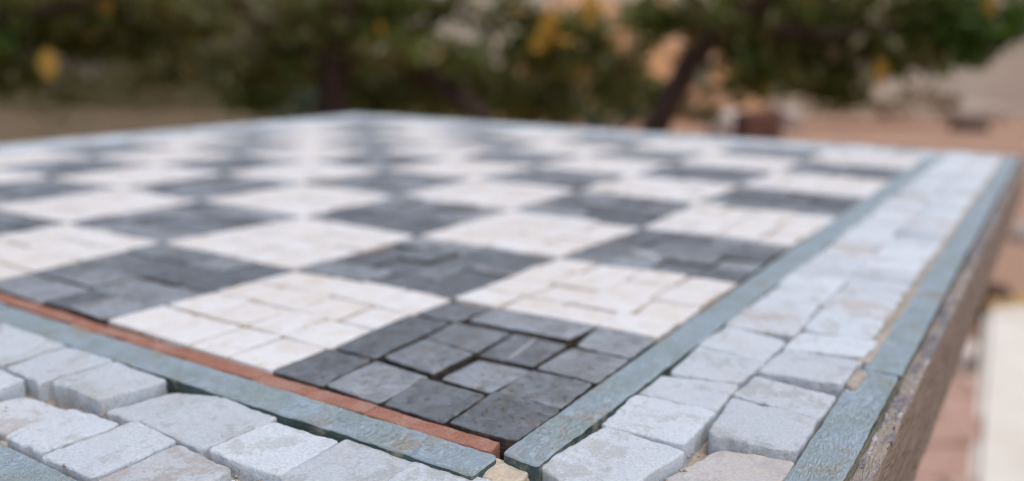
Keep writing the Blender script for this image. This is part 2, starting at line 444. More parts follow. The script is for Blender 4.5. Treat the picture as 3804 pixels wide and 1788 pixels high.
DULL = mat_plaster('dull_plaster', (0.30, 0.26, 0.20), (0.23, 0.19, 0.15))
wall('house_wall', fr(0.826, 11.5, -0.05), 5.2, 0.25, 3.2, CREAM, YAW + 0.05, WHITEP, 'cream plastered wall far behind the middle tree', 'wall')
wall('garden_wall', fr(4.459, 7.6, -0.05), 4.4, 0.25, 2.4, PINKISH, YAW - 0.10, STONE_W, 'beige plastered wall behind the bare ground at the right', 'wall')
wall('garden_wall', fr(-5.398, 12.5, -0.05), 7.0, 0.25, 2.6, DULL, YAW + 0.12, STONE_W, 'dull beige wall behind the olive hedge at the left', 'wall')

# bank of orange soil behind the trees
bx, by = np.meshgrid(np.linspace(-1, 1, 40), np.linspace(-1, 1, 24), indexing='ij')
bx = bx.ravel(); by = by.ravel()
bz = np.clip(1 - bx ** 4, 0, 1) * np.clip(1 - by ** 2, 0, 1) ** 00.7
c0 = np.array(fr(0.937, 7.6, -0.05))
bv = c0 + bx[:, None] * 1.15 * np.array(S2) + by[:, None] * 0.9 * np.array(F2)
bv[:, 2] += bz * (1 + 0.25 * fbm(np.c_[bx * 2, by * 2, 0 * bx], 9))
bf = [(i * 24 + j, (i + 1) * 24 + j, (i + 1) * 24 + j + 1, i * 24 + j + 1) for i in range(39) for j in range(23)]
def mat_bank():
    t = NT('orange_soil'); n1 = t.noise(t.coord(1.0, False), 5.0, 5, 0.65)
    return t.done(t.mix(t.ramp(n1, 0.4, 0.62), (0.52, 0.27, 0.13), (0.44, 0.27, 0.17)), 0.95, 0.1, t.bump(n1, 0.03, 0.8))
tag(link('earth_bank', raw_mesh('earth_bank', bv, bf), [mat_bank()]), kind='structure')

def lie(name, me, mat, r, d, yaw, label, cat, sink=0.0, group=None):
    o = link(name, me, [mat], None, fr(r, d, -0.035 - sink)); o.rotation_euler = (0, 0, YAW + yaw)
    return tag(o, label, cat, 'loose rocks on the ground' if cat == 'rock' else None)
lie('brick', boxmesh('brick', 0.30, 0.14, 0.20, 0.012, amp=0.012, seed=4), BRICK_BIG, 1.568, 5.481, 0.5, 'broken red brick on the ground behind the far edge of the chessboard', 'brick')
lie('rock', rock('rock', 0.34, 0.26, 0.20, 3), STONE_W, 1.507, 5.88, 0.2, 'pale rounded rock left of the broken red brick', 'rock')
lie('rock', rock('rock', 0.26, 0.2, 0.2, 8), STONE_B, 2.027, 6.29, 0.9, 'pale upright rock right of the broken red brick', 'rock')
lie('rock', rock('rock', 0.60, 0.32, 0.17, 5), STONE_B, 3.886, 7.274, 0.1, 'flat pale rock at the foot of the beige wall', 'rock')
lie('rock', rock('rock', 0.30, 0.16, 0.10, 6), STONE_D, 3.293, 6.171, 0.0, 'low brown rock in front of the flat pale rock', 'rock')
lie('rock', rock('rock', 0.20, 0.14, 0.10, 11), BRICK_BIG, -5.063, 10.94, 0.2, 'low reddish rock on the ground under the hanging yellow leaf', 'rock')
lie('rock', rock('rock', 0.12, 0.10, 0.08, 7), STONE_W, 1.583, 2.55, 0.4, 'small white rock on the bare soil at the right edge', 'rock')
lie('rock', rock('rock', 0.085, 0.075, 0.085, 9), STONE_D, 1.05, 1.779, 0.4, 'dark brown stone at the corner of the white slab', 'rock', -0.012)

# limewashed slab beside the table, with a brick path along it
def prism(name, poly, z0, z1, mat, bev=0.012):
    import bmesh
    bm = bmesh.new()
    vs_ = [bm.verts.new(fr(r, d, z0)) for r, d in poly]
    f = bm.faces.new(vs_); bmesh.ops.recalc_face_normals(bm, faces=[f])
    ex = bmesh.ops.extrude_face_region(bm, geom=[f])
    for v in ex['geom']:
        if isinstance(v, bmesh.types.BMVert): v.co.z = z1
    bmesh.ops.recalc_face_normals(bm, faces=bm.faces[:])
    bmesh.ops.bevel(bm, geom=bm.edges[:], offset=bev, segments=2, affect='EDGES')
    c = sum((v.co for v in bm.verts), Vector()) / len(bm.verts); c.z = z0
    for v in bm.verts: v.co -= c
    me = bpy.data.meshes.new(name); bm.to_mesh(me); bm.free()
    return link(name, me, [mat], None, c)
tag(prism('slab', [(1.005, 1.734), (0.532, 0.9), (0.775, 0.903), (1.424, 1.822)], -0.05, 0.02, WHITEP), 'low white limewashed slab on the ground beside the brick path', 'slab')
tag(prism('edging_stone', [(1.04, 1.79), (0.992, 1.712), (1.406, 1.8), (1.469, 1.886)], -0.05, 0.03, YELLOW_EARTH, 0.006), 'ochre edging stone behind the white slab', 'edging stone')
tag(prism('edging_stone', [(0.769, 1.527), (0.736, 1.457), (0.839, 1.459), (0.884, 1.53)], -0.05, 0.012, STONE_W, 0.004), 'pale edging stone across the end of the red brick path', 'edging stone')
path_ = tag(empty('brick_path', fr(0.55, 1.2, 0.0)), kind='structure')
pm = boxmesh('paving_brick', 0.192, 0.086, 0.06, 0.005); pm.materials.append(PAVER)
for a in range(11):
    for b in range(5):
        d_ = 0.60 + a * 0.092; r_ = 0.16 + b * 0.198 + (0.099 if a % 2 else 0) - 0.1
        if d_ > 1.444 - 0.05: continue
        o = bpy.data.objects.new('paving_brick', pm); COL.objects.link(o); o.parent = path_
        o.location = fr(r_, d_, -0.052 + random.uniform(-.003, .003)) - path_.location
        o.rotation_euler = (0, 0, YAW + random.uniform(-.01, .01))


# ------------------------------------------------------------------ trees
def mat_leaf(name, cols, trans=0.35):
    t = NT(name); c = t.coord(1.0, False)
    n1 = t.noise(c, 9.0, 3, 0.6); n2 = t.noise(c, 38.0, 2, 0.6)
    col = t.mix(t.ramp(n1, 0.35, 0.65), cols[0], cols[1])
    col = t.mix(t.ramp(n2, 0.52, 0.72), col, cols[2])
    t.done(col, 0.5, 0.35)
    tr = t.n.new('ShaderNodeBsdfTranslucent'); t.link(t.mix(0.5, col, (0.16, 0.22, 0.03), 'ADD'), tr.inputs[0])
    mx = t.n.new('ShaderNodeMixShader'); mx.inputs[0].default_value = trans
    t.l.new(t.p.outputs[0], mx.inputs[1]); t.l.new(tr.outputs[0], mx.inputs[2])
    t.l.new(mx.outputs[0], t.n['Material Output'].inputs[0])
    return t.m
LEAF = mat_leaf('dark_green_leaf', ((0.115, 0.145, 0.030), (0.15, 0.115, 0.045), (0.16, 0.21, 0.036)), 0.45)
LEAF_BRIGHT = mat_leaf('fresh_green_leaf', ((0.075, 0.14, 0.02), (0.05, 0.10, 0.016), (0.10, 0.17, 0.025)), 0.35)
LEAF_BLUE = mat_leaf('grey_green_leaf', ((0.055, 0.088, 0.062), (0.045, 0.075, 0.04), (0.075, 0.11, 0.06)), 0.2)
LEAF_OLIVE = mat_leaf('olive_brown_leaf', ((0.13, 0.10, 0.05), (0.16, 0.12, 0.065), (0.20, 0.115, 0.055)), 0.35)
def mat_flat_leaf(name, a, b):
    t = NT(name); n1 = t.noise(t.coord(60.0), 1.0, 3, 0.6)
    t.done(t.mix(t.ramp(n1, 0.35, 0.65), a, b), 0.5, 0.35)
    return t.m
LEAF_Y = mat_flat_leaf('yellow_leaf', (0.40, 0.235, 0.025), (0.33, 0.18, 0.02))
LEAF_P = mat_flat_leaf('pale_leaf_light_spot', (0.36, 0.345, 0.19), (0.30, 0.29, 0.17))  # pale leaf colour; the sparse clouds of it imitate light spots in the crowns
LEAF_DRY = mat_flat_leaf('dry_straw', (0.40, 0.32, 0.22), (0.33, 0.25, 0.17))
def mat_bark():
    t = NT('dark_bark'); n1 = t.noise(t.coord((30.0, 30.0, 7.0), False), 1.0, 5, 0.65)
    col = t.mix(t.ramp(n1, 0.38, 0.64), (0.046, 0.028, 0.021), (0.080, 0.050, 0.037))
    return t.done(col, 0.9, 0.2, t.bump(n1, 0.01, 0.9))
BARK = mat_bark()

def leaf_cloud(name, clumps, mat, parent, base, seed=0, size=(0.034, 0.058)):
    """many small folded leaves spread through ellipsoid clumps: (r, d, z, rr, rz, rd, count)"""
    g = np.random.default_rng(seed); Vs = []; n = 0
    for (r, d, z, rr, rz, rd, cnt) in clumps:
        u = g.normal(size=(cnt, 3)); u /= np.linalg.norm(u, axis=1)[:, None]
        u *= (g.random(cnt) ** 0.5)[:, None]
        c = np.array(fr(r, d, z)); S = np.array(S2); F_ = np.array(F2)
        C = c + u[:, :1] * rr * S + u[:, 1:2] * rd * F_ + np.c_[0 * u[:, 0], 0 * u[:, 0], u[:, 2] * rz]
        L = g.uniform(*size, cnt)[:, None]; Wd = L * g.uniform(0.34, 0.5, cnt)[:, None]
        A = g.normal(size=(cnt, 3)); A[:, 2] -= 0.55; A /= np.linalg.norm(A, axis=1)[:, None]
        B = np.cross(A, g.normal(size=(cnt, 3)) + np.array([0, 0, 0.9])); B /= np.linalg.norm(B, axis=1)[:, None]
        N = np.cross(A, B)
        p0 = C - A * L / 2; p3 = C + A * L / 2 - N * L * 0.12
        pm = C + N * L * 0.03; l1 = C - A * L * 0.08 + B * Wd / 2 + N * L * 0.10; l2 = C - A * L * 0.08 - B * Wd / 2 + N * L * 0.10
        Vs.append(np.stack([p0, l1, pm, l2, p3], 1).reshape(-1, 3)); n += cnt
    V = np.vstack(Vs) - np.array(base)
    k = np.arange(n)[:, None] * 5
    T = np.stack([k + np.array([0, 2, 1]), k + np.array([1, 2, 4]), k + np.array([0, 3, 2]), k + np.array([2, 3, 4])], 1).reshape(-1, 3)
    me = bpy.data.meshes.new(name); me.vertices.add(len(V)); me.vertices.foreach_set('co', V.ravel())
    me.loops.add(T.size); me.loops.foreach_set('vertex_index', T.ravel().astype(np.int32))
    me.polygons.add(len(T)); me.polygons.foreach_set('loop_start', np.arange(0, T.size, 3, dtype=np.int32))
    me.update(); me.validate()
    return tag(link(name, me, [mat], parent), kind='stuff')

def limb_mesh(name, paths, base, sides=10, seed=0):
    """tapered crooked limbs; paths: list of [(r, d, z, radius), ...]"""
    V = []; Fs = []
    for pi, path in enumerate(paths):
        pts = [np.array(fr(r, d, z)) for r, d, z, _ in path]; rad = [x[3] for x in path]
        P = []; R_ = []
        for i in range(len(pts) - 1):
            for k in range(5):
                f = k / 5; P.append(pts[i] * (1 - f) + pts[i + 1] * f); R_.append(rad[i] * (1 - f) + rad[i + 1] * f)
        P.append(pts[-1]); R_.append(rad[-1])
        P = np.array(P)
        if len(P) > 7:
            for _ in range(3): P[1:-1] = (P[:-2] + 2 * P[1:-1] + P[2:]) / 4
        wobv = np.c_[fbm(P * 6 + pi, seed), fbm(P * 6 + 5 + pi, seed + 1), 0 * P[:, 0]]
        P = P + wobv * np.array(R_)[:, None] * 0.5
        st = len(V)
        for i in range(len(P)):
            tdir = P[min(i + 1, len(P) - 1)] - P[max(i - 1, 0)]; tdir /= np.linalg.norm(tdir)
            a = np.cross(tdir, [0.31, 0.2, 0.93] if abs(tdir[2]) < 0.9 else [1, 0, 0]); a /= np.linalg.norm(a); b = np.cross(tdir, a)
            for s in range(sides):
                th = 2 * math.pi * s / sides
                rr = R_[i] * (1 + 0.12 * math.sin(3 * th + i * 0.7))
                V.append(P[i] + rr * (math.cos(th) * a + math.sin(th) * b) - np.array(base))
            if i:
                for s in range(sides):
                    q = st + (i - 1) * sides; s2 = (s + 1) % sides
                    Fs.append((q + s, q + s2, q + sides + s2, q + sides + s))
        Fs.append(tuple(st + s for s in range(sides))[::-1]); e = st + (len(P) - 1) * sides
        Fs.append(tuple(e + s for s in range(sides)))
    return raw_mesh(name, V, Fs)

def big_leaf_mesh(L, W):
    n = 7; V = []; Fs = []
    for i in range(n):
        t_ = i / (n - 1); w = W / 2 * math.sin(math.pi * min(1, t_ * 0.93 + 0.03)) ** 0.8; y = -L * t_; dz = -0.10 * L * t_ * t_
        V += [(-w, y, dz + 0.25 * w), (0, y, dz), (w, y, dz + 0.25 * w)]
        if i:
            a = (i - 1) * 3
            Fs += [(a, a + 1, a + 4, a + 3), (a + 1, a + 2, a + 5, a + 4)]
    return raw_mesh('leaf', V, Fs)
LEAFMESH = {}
def single_leaf(p, L, mat, parent, base, tiltx, yaw, label=None):
    key = mat.name
    if key not in LEAFMESH:
        LEAFMESH[key] = big_leaf_mesh(1.0, 0.62); LEAFMESH[key].materials.append(mat)
    o = bpy.data.objects.new('leaf', LEAFMESH[key]); COL.objects.link(o); o.parent = parent
    o.location = p - base; o.scale = (L, L, L); o.rotation_euler = (tiltx, 0, yaw)
    if label: o['label'] = label
    return o

B = fr(-0.485, 2.3, -0.04)
tr = tag(empty('tree', B), 'leafy tree with a dark trunk and forked stems behind the far corner of the chessboard', 'tree', 'trees behind the chessboard')
link('trunk', limb_mesh('trunk', [[(-0.493, 2.23, -0.295, 0.0479), (-0.472, 2.23, 0.236, 0.0439), (-0.468, 2.23, 0.412, 0.0405), (-0.458, 2.23, 0.493, 0.0439), (-0.446, 2.23, 0.601, 0.0394), (-0.39, 2.23, 0.775, 0.031)], [(0.045, 2.08, -0.235, 0.0263), (-0.01, 2.1300000000000003, 0.293, 0.0237), (-0.101, 2.18, 0.403, 0.0231), (-0.216, 2.23, 0.474, 0.0259), (-0.317, 2.23, 0.514, 0.0293), (-0.438, 2.23, 0.533, 0.031)], [(-0.453, 2.23, 0.552, 0.0253), (-0.548, 2.18, 0.532, 0.0165), (-0.628, 2.1300000000000003, 0.597, 0.014), (-0.717, 2.1300000000000003, 0.708, 0.0108)], [(-0.426, 2.23, 0.602, 0.0225), (-0.302, 2.2800000000000002, 0.554, 0.0207), (-0.181, 2.33, 0.626, 0.0153), (-0.097, 2.33, 0.748, 0.0106)]], B, seed=3), [BARK], tr)
leaf_cloud('foliage', [(-0.805, 2.2, 0.646, 0.123, 0.051, 0.096, 90), (-0.696, 2.2, 0.482, 0.113, 0.062, 0.096, 150), (-0.69, 2.3, 0.406, 0.097, 0.048, 0.08, 110), (-0.53, 2.2, 0.59, 0.123, 0.082, 0.113, 260), (-0.575, 2.2, 0.492, 0.103, 0.062, 0.091, 160), (-0.449, 2.3, 0.623, 0.161, 0.075, 0.13, 330), (-0.292, 2.2, 0.543, 0.154, 0.062, 0.119, 260), (-0.22, 2.3, 0.645, 0.14, 0.043, 0.101, 150), (-0.323, 2.3, 0.674, 0.129, 0.043, 0.095, 100), (-0.356, 2.3, 0.604, 0.097, 0.065, 0.089, 140), (-0.222, 2.4, 0.415, 0.168, 0.062, 0.127, 240), (-0.122, 2.2, 0.515, 0.082, 0.062, 0.079, 130), (-0.065, 2.3, 0.606, 0.065, 0.065, 0.071, 50), (0.038, 2.2, 0.556, 0.082, 0.072, 0.085, 190), (-0.045, 2.4, 0.438, 0.157, 0.067, 0.123, 240), (0.12, 2.4, 0.439, 0.112, 0.067, 0.099, 170), (0.207, 2.3, 0.557, 0.075, 0.075, 0.083, 160), (0.109, 2.2, 0.517, 0.072, 0.062, 0.074, 150), (0.241, 2.2, 0.479, 0.051, 0.072, 0.068, 120), (0.147, 2.2, 0.605, 0.093, 0.041, 0.074, 140), (0.008, 2.2, 0.623, 0.062, 0.062, 0.068, 60), (0.348, 2.3, 0.435, 0.075, 0.054, 0.071, 100), (-0.288, 2.5, 0.466, 0.21, 0.094, 0.167, 260), (0.046, 2.5, 0.377, 0.234, 0.047, 0.154, 200), (0.298, 2.4, 0.419, 0.09, 0.056, 0.08, 80), (-0.388, 2.4, 0.403, 0.135, 0.056, 0.105, 160), (-0.584, 2.2, 0.695, 0.309, 0.062, 0.204, 300), (-0.096, 2.3, 0.735, 0.323, 0.065, 0.213, 220)], LEAF, tr, B, 1)
leaf_cloud('foliage', [(0.068, 2.5, 0.457, 0.234, 0.105, 0.186, 160), (0.315, 2.6, 0.617, 0.146, 0.097, 0.134, 60), (-0.935, 2.8, 0.502, 0.34, 0.144, 0.266, 260), (-0.646, 2.4, 0.541, 0.224, 0.101, 0.179, 130), (-0.317, 2.4, 0.607, 0.224, 0.079, 0.167, 120), (-0.162, 2.5, 0.444, 0.257, 0.094, 0.193, 150), (0.141, 2.4, 0.504, 0.135, 0.09, 0.123, 70)], LEAF_OLIVE, tr, B, 2)
leaf_cloud('foliage', [(0.077, 2.05, 0.573, 0.048, 0.067, 0.063, 12), (0.169, 2.0, 0.626, 0.037, 0.037, 0.041, 7), (0.16, 2.2, 0.498, 0.062, 0.051, 0.062, 8), (0.269, 2.2, 0.548, 0.051, 0.051, 0.057, 5)], LEAF_Y, tr, B, 3)
leaf_cloud('foliage', [(-0.805, 2.2, 0.646, 0.123, 0.051, 0.096, 6), (-0.696, 2.2, 0.482, 0.113, 0.062, 0.096, 10), (-0.69, 2.3, 0.406, 0.097, 0.048, 0.08, 7), (-0.53, 2.2, 0.59, 0.123, 0.082, 0.113, 18), (-0.575, 2.2, 0.492, 0.103, 0.062, 0.091, 11), (-0.449, 2.3, 0.623, 0.161, 0.075, 0.13, 23), (-0.292, 2.2, 0.543, 0.154, 0.062, 0.119, 18), (-0.22, 2.3, 0.645, 0.14, 0.043, 0.101, 10), (-0.323, 2.3, 0.674, 0.129, 0.043, 0.095, 7), (-0.356, 2.3, 0.604, 0.097, 0.065, 0.089, 9), (-0.222, 2.4, 0.415, 0.168, 0.062, 0.127, 16), (-0.122, 2.2, 0.515, 0.082, 0.062, 0.079, 9), (-0.065, 2.3, 0.606, 0.065, 0.065, 0.071, 3), (0.038, 2.2, 0.556, 0.082, 0.072, 0.085, 13), (-0.045, 2.4, 0.438, 0.157, 0.067, 0.123, 16), (0.12, 2.4, 0.439, 0.112, 0.067, 0.099, 11), (0.207, 2.3, 0.557, 0.075, 0.075, 0.083, 11), (0.109, 2.2, 0.517, 0.072, 0.062, 0.074, 10), (0.241, 2.2, 0.479, 0.051, 0.072, 0.068, 8), (0.147, 2.2, 0.605, 0.093, 0.041, 0.074, 9), (0.008, 2.2, 0.623, 0.062, 0.062, 0.068, 4), (0.348, 2.3, 0.435, 0.075, 0.054, 0.071, 7), (-0.288, 2.5, 0.466, 0.21, 0.094, 0.167, 18), (0.046, 2.5, 0.377, 0.234, 0.047, 0.154, 14), (0.298, 2.4, 0.419, 0.09, 0.056, 0.08, 5), (-0.388, 2.4, 0.403, 0.135, 0.056, 0.105, 11), (-0.584, 2.2, 0.695, 0.309, 0.062, 0.204, 21), (-0.096, 2.3, 0.735, 0.323, 0.065, 0.213, 15)], LEAF_P, tr, B, 8, (0.03, 0.05))
leaf_cloud('foliage', [(-0.805, 2.2, 0.646, 0.123, 0.051, 0.096, 2), (-0.696, 2.2, 0.482, 0.113, 0.062, 0.096, 3), (-0.69, 2.3, 0.406, 0.097, 0.048, 0.08, 2), (-0.53, 2.2, 0.59, 0.123, 0.082, 0.113, 6), (-0.575, 2.2, 0.492, 0.103, 0.062, 0.091, 3), (-0.449, 2.3, 0.623, 0.161, 0.075, 0.13, 7), (-0.292, 2.2, 0.543, 0.154, 0.062, 0.119, 6), (-0.22, 2.3, 0.645, 0.14, 0.043, 0.101, 3), (-0.323, 2.3, 0.674, 0.129, 0.043, 0.095, 2), (-0.356, 2.3, 0.604, 0.097, 0.065, 0.089, 3), (-0.222, 2.4, 0.415, 0.168, 0.062, 0.127, 5), (-0.122, 2.2, 0.515, 0.082, 0.062, 0.079, 3), (-0.065, 2.3, 0.606, 0.065, 0.065, 0.071, 1), (0.038, 2.2, 0.556, 0.082, 0.072, 0.085, 4), (-0.045, 2.4, 0.438, 0.157, 0.067, 0.123, 5), (0.12, 2.4, 0.439, 0.112, 0.067, 0.099, 3), (0.207, 2.3, 0.557, 0.075, 0.075, 0.083, 3), (0.109, 2.2, 0.517, 0.072, 0.062, 0.074, 3), (0.241, 2.2, 0.479, 0.051, 0.072, 0.068, 2), (0.147, 2.2, 0.605, 0.093, 0.041, 0.074, 3), (0.008, 2.2, 0.623, 0.062, 0.062, 0.068, 1), (0.348, 2.3, 0.435, 0.075, 0.054, 0.071, 2), (-0.288, 2.5, 0.466, 0.21, 0.094, 0.167, 6), (0.046, 2.5, 0.377, 0.234, 0.047, 0.154, 4), (0.298, 2.4, 0.419, 0.09, 0.056, 0.08, 1), (-0.388, 2.4, 0.403, 0.135, 0.056, 0.105, 3), (-0.584, 2.2, 0.695, 0.309, 0.062, 0.204, 7), (-0.096, 2.3, 0.735, 0.323, 0.065, 0.213, 5)], LEAF_Y, tr, B, 9, (0.03, 0.045))
single_leaf(fr(0.081, 2.1, 0.635), 0.075, LEAF_Y, tr, B, 1.52, YAW + 0.24, 'yellow leaf')
single_leaf(fr(0.07, 2.12, 0.593), 0.06, LEAF_Y, tr, B, 1.54, YAW + 0.5, 'yellow leaf')
single_leaf(fr(0.172, 2.05, 0.676), 0.075, LEAF_Y, tr, B, 1.35, YAW + 0.48, 'yellow leaf')
single_leaf(fr(0.039, 2.2, 0.526), 0.05, LEAF_Y, tr, B, 1.21, YAW + 0.49, 'yellow leaf')
single_leaf(fr(-0.768, 2.3, 0.516), 0.035, LEAF_Y, tr, B, 1.33, YAW + 0.5, 'yellow leaf')
single_leaf(fr(-0.062, 2.2, 0.52), 0.05, LEAF_P, tr, B, 1.49, YAW + -0.47, 'pale leaf')
single_leaf(fr(-0.232, 2.2, 0.538), 0.05, LEAF_P, tr, B, 1.47, YAW + -0.23, 'pale leaf')
single_leaf(fr(0.169, 2.2, 0.519), 0.045, LEAF_Y, tr, B, 1.28, YAW + -0.0, 'yellow leaf')
B = fr(0.279, 2.2, -0.04)
tr = tag(empty('tree', B), 'dark leafy tree leaning to the right behind the right half of the chessboard', 'tree', 'trees behind the chessboard')
link('trunk', limb_mesh('trunk', [[(0.225, 2.1300000000000003, -0.252, 0.0403), (0.303, 2.08, 0.262, 0.0347), (0.348, 2.0300000000000002, 0.378, 0.0307), (0.399, 2.0300000000000002, 0.476, 0.0297), (0.443, 1.9799999999999998, 0.562, 0.028), (0.511, 1.93, 0.634, 0.0253), (0.608, 1.93, 0.718, 0.0195)], [(0.456, 1.9799999999999998, 0.575, 0.019), (0.583, 1.93, 0.592, 0.0146), (0.706, 1.88, 0.575, 0.0114), (0.792, 1.8299999999999998, 0.599, 0.0083)], [(0.439, 1.9799999999999998, 0.557, 0.015), (0.407, 2.0300000000000002, 0.673, 0.0123), (0.367, 2.0300000000000002, 0.742, 0.0092)]], B, seed=10), [BARK], tr)
leaf_cloud('foliage', [(0.33, 2.1, 0.613, 0.079, 0.069, 0.081, 190), (0.415, 2.1, 0.622, 0.059, 0.059, 0.065, 104), (0.31, 2.2, 0.518, 0.051, 0.051, 0.057, 47), (0.439, 2.1, 0.521, 0.069, 0.049, 0.065, 57), (0.513, 2.0, 0.602, 0.131, 0.084, 0.118, 399), (0.601, 2.0, 0.514, 0.122, 0.075, 0.108, 313), (0.649, 2.0, 0.603, 0.14, 0.084, 0.123, 399), (0.727, 2.0, 0.488, 0.112, 0.061, 0.095, 247), (0.755, 2.0, 0.434, 0.075, 0.026, 0.056, 76), (0.811, 1.95, 0.586, 0.137, 0.091, 0.125, 399), (0.873, 1.9, 0.535, 0.107, 0.053, 0.088, 190), (0.9, 1.9, 0.602, 0.107, 0.071, 0.098, 247), (0.568, 2.1, 0.456, 0.069, 0.039, 0.059, 66), (0.675, 2.0, 0.716, 0.393, 0.065, 0.252, 475)], LEAF, tr, B, 11)
leaf_cloud('foliage', [(0.942, 1.8, 0.6, 0.076, 0.059, 0.074, 142), (0.983, 1.8, 0.564, 0.05, 0.038, 0.049, 66), (1.038, 1.8, 0.608, 0.042, 0.05, 0.051, 66), (0.943, 1.8, 0.528, 0.05, 0.019, 0.038, 33), (0.916, 1.8, 0.678, 0.118, 0.042, 0.088, 114), (0.557, 2.0, 0.496, 0.15, 0.056, 0.113, 47)], LEAF_BRIGHT, tr, B, 12)
leaf_cloud('foliage', [(0.581, 2.7, 0.435, 0.076, 0.076, 0.083, 57), (0.556, 2.8, 0.355, 0.105, 0.052, 0.086, 66), (0.624, 2.7, 0.343, 0.076, 0.038, 0.062, 38), (0.705, 2.05, 0.569, 0.249, 0.105, 0.195, 228), (0.874, 1.95, 0.569, 0.128, 0.073, 0.11, 85)], LEAF_OLIVE, tr, B, 13)
leaf_cloud('foliage', [(0.33, 2.1, 0.613, 0.079, 0.069, 0.081, 14), (0.415, 2.1, 0.622, 0.059, 0.059, 0.065, 7), (0.31, 2.2, 0.518, 0.051, 0.051, 0.057, 3), (0.439, 2.1, 0.521, 0.069, 0.049, 0.065, 4), (0.513, 2.0, 0.602, 0.131, 0.084, 0.118, 29), (0.601, 2.0, 0.514, 0.122, 0.075, 0.108, 23), (0.649, 2.0, 0.603, 0.14, 0.084, 0.123, 29), (0.727, 2.0, 0.488, 0.112, 0.061, 0.095, 18), (0.755, 2.0, 0.434, 0.075, 0.026, 0.056, 5), (0.811, 1.95, 0.586, 0.137, 0.091, 0.125, 29), (0.873, 1.9, 0.535, 0.107, 0.053, 0.088, 14), (0.9, 1.9, 0.602, 0.107, 0.071, 0.098, 18), (0.568, 2.1, 0.456, 0.069, 0.039, 0.059, 4), (0.675, 2.0, 0.716, 0.393, 0.065, 0.252, 35)], LEAF_P, tr, B, 18, (0.03, 0.05))
leaf_cloud('foliage', [(0.33, 2.1, 0.613, 0.079, 0.069, 0.081, 4), (0.415, 2.1, 0.622, 0.059, 0.059, 0.065, 2), (0.31, 2.2, 0.518, 0.051, 0.051, 0.057, 1), (0.439, 2.1, 0.521, 0.069, 0.049, 0.065, 1), (0.513, 2.0, 0.602, 0.131, 0.084, 0.118, 9), (0.601, 2.0, 0.514, 0.122, 0.075, 0.108, 7), (0.649, 2.0, 0.603, 0.14, 0.084, 0.123, 9), (0.727, 2.0, 0.488, 0.112, 0.061, 0.095, 6), (0.755, 2.0, 0.434, 0.075, 0.026, 0.056, 1), (0.811, 1.95, 0.586, 0.137, 0.091, 0.125, 9), (0.873, 1.9, 0.535, 0.107, 0.053, 0.088, 4), (0.9, 1.9, 0.602, 0.107, 0.071, 0.098, 6), (0.568, 2.1, 0.456, 0.069, 0.039, 0.059, 1), (0.675, 2.0, 0.716, 0.393, 0.065, 0.252, 11)], LEAF_Y, tr, B, 19, (0.03, 0.045))
single_leaf(fr(0.78, 1.85, 0.53), 0.06, LEAF_Y, tr, B, 1.49, YAW + 0.37, 'yellow leaf')
single_leaf(fr(0.671, 1.95, 0.52), 0.045, LEAF_Y, tr, B, 1.48, YAW + 0.54, 'yellow leaf')
single_leaf(fr(0.437, 2.0, 0.508), 0.05, LEAF_P, tr, B, 1.36, YAW + -0.25, 'pale leaf')
single_leaf(fr(0.944, 1.75, 0.656), 0.045, LEAF_Y, tr, B, 1.4, YAW + -0.59, 'yellow leaf')
single_leaf(fr(0.63, 1.95, 0.525), 0.03, LEAF_P, tr, B, 1.38, YAW + 0.43, 'pale leaf')
single_leaf(fr(0.593, 2.0, 0.56), 0.04, LEAF_P, tr, B, 1.29, YAW + 0.45, 'pale leaf')  # added leaf imitating a bright hole in the foliage
single_leaf(fr(0.626, 2.0, 0.491), 0.045, LEAF_P, tr, B, 1.33, YAW + -0.09, 'pale leaf')
single_leaf(fr(0.771, 1.9, 0.516), 0.05, LEAF_P, tr, B, 1.41, YAW + -0.0, 'pale leaf')
single_leaf(fr(0.915, 1.9, 0.621), 0.04, LEAF_Y, tr, B, 1.28, YAW + 0.15, 'yellow leaf')
B = fr(-1.503, 2.0, -0.04)
tr = tag(empty('tree', B), 'green leafy tree at the left with one hanging yellow leaf', 'tree', 'trees behind the chessboard')
link('trunk', limb_mesh('trunk', [[(-1.549, 1.93, -0.242, 0.039), (-1.45, 1.93, 0.378, 0.0341), (-1.396, 1.93, 0.552, 0.0292), (-1.301, 1.93, 0.72, 0.0244)], [(-1.408, 1.93, 0.535, 0.0195), (-1.202, 1.88, 0.586, 0.0142), (-1.019, 1.8299999999999998, 0.602, 0.0102), (-0.849, 1.8299999999999998, 0.643, 0.0069)], [(-1.202, 1.88, 0.586, 0.0095), (-1.094, 1.8299999999999998, 0.529, 0.0065), (-0.975, 1.78, 0.53, 0.004)]], B, seed=17), [BARK], tr)
leaf_cloud('foliage', [(-1.058, 1.9, 0.605, 0.133, 0.071, 0.112, 300), (-1.094, 1.9, 0.521, 0.089, 0.062, 0.083, 150), (-1.109, 1.9, 0.465, 0.062, 0.036, 0.054, 60), (-0.936, 1.95, 0.607, 0.119, 0.064, 0.1, 200), (-0.814, 2.0, 0.619, 0.112, 0.065, 0.098, 130), (-0.876, 2.0, 0.539, 0.075, 0.047, 0.067, 60), (-0.985, 2.0, 0.538, 0.075, 0.056, 0.072, 80), (-0.813, 2.05, 0.549, 0.105, 0.058, 0.09, 110), (-0.753, 2.1, 0.596, 0.088, 0.059, 0.081, 90), (-0.839, 2.1, 0.474, 0.118, 0.029, 0.081, 60), (-0.929, 1.9, 0.688, 0.311, 0.053, 0.2, 380)], LEAF, tr, B, 21)
leaf_cloud('foliage', [(-1.042, 1.85, 0.571, 0.104, 0.069, 0.095, 60), (-0.871, 2.0, 0.592, 0.075, 0.056, 0.072, 30)], LEAF_BRIGHT, tr, B, 22)
leaf_cloud('foliage', [(-0.992, 2.1, 0.575, 0.226, 0.088, 0.173, 120)], LEAF_OLIVE, tr, B, 23)
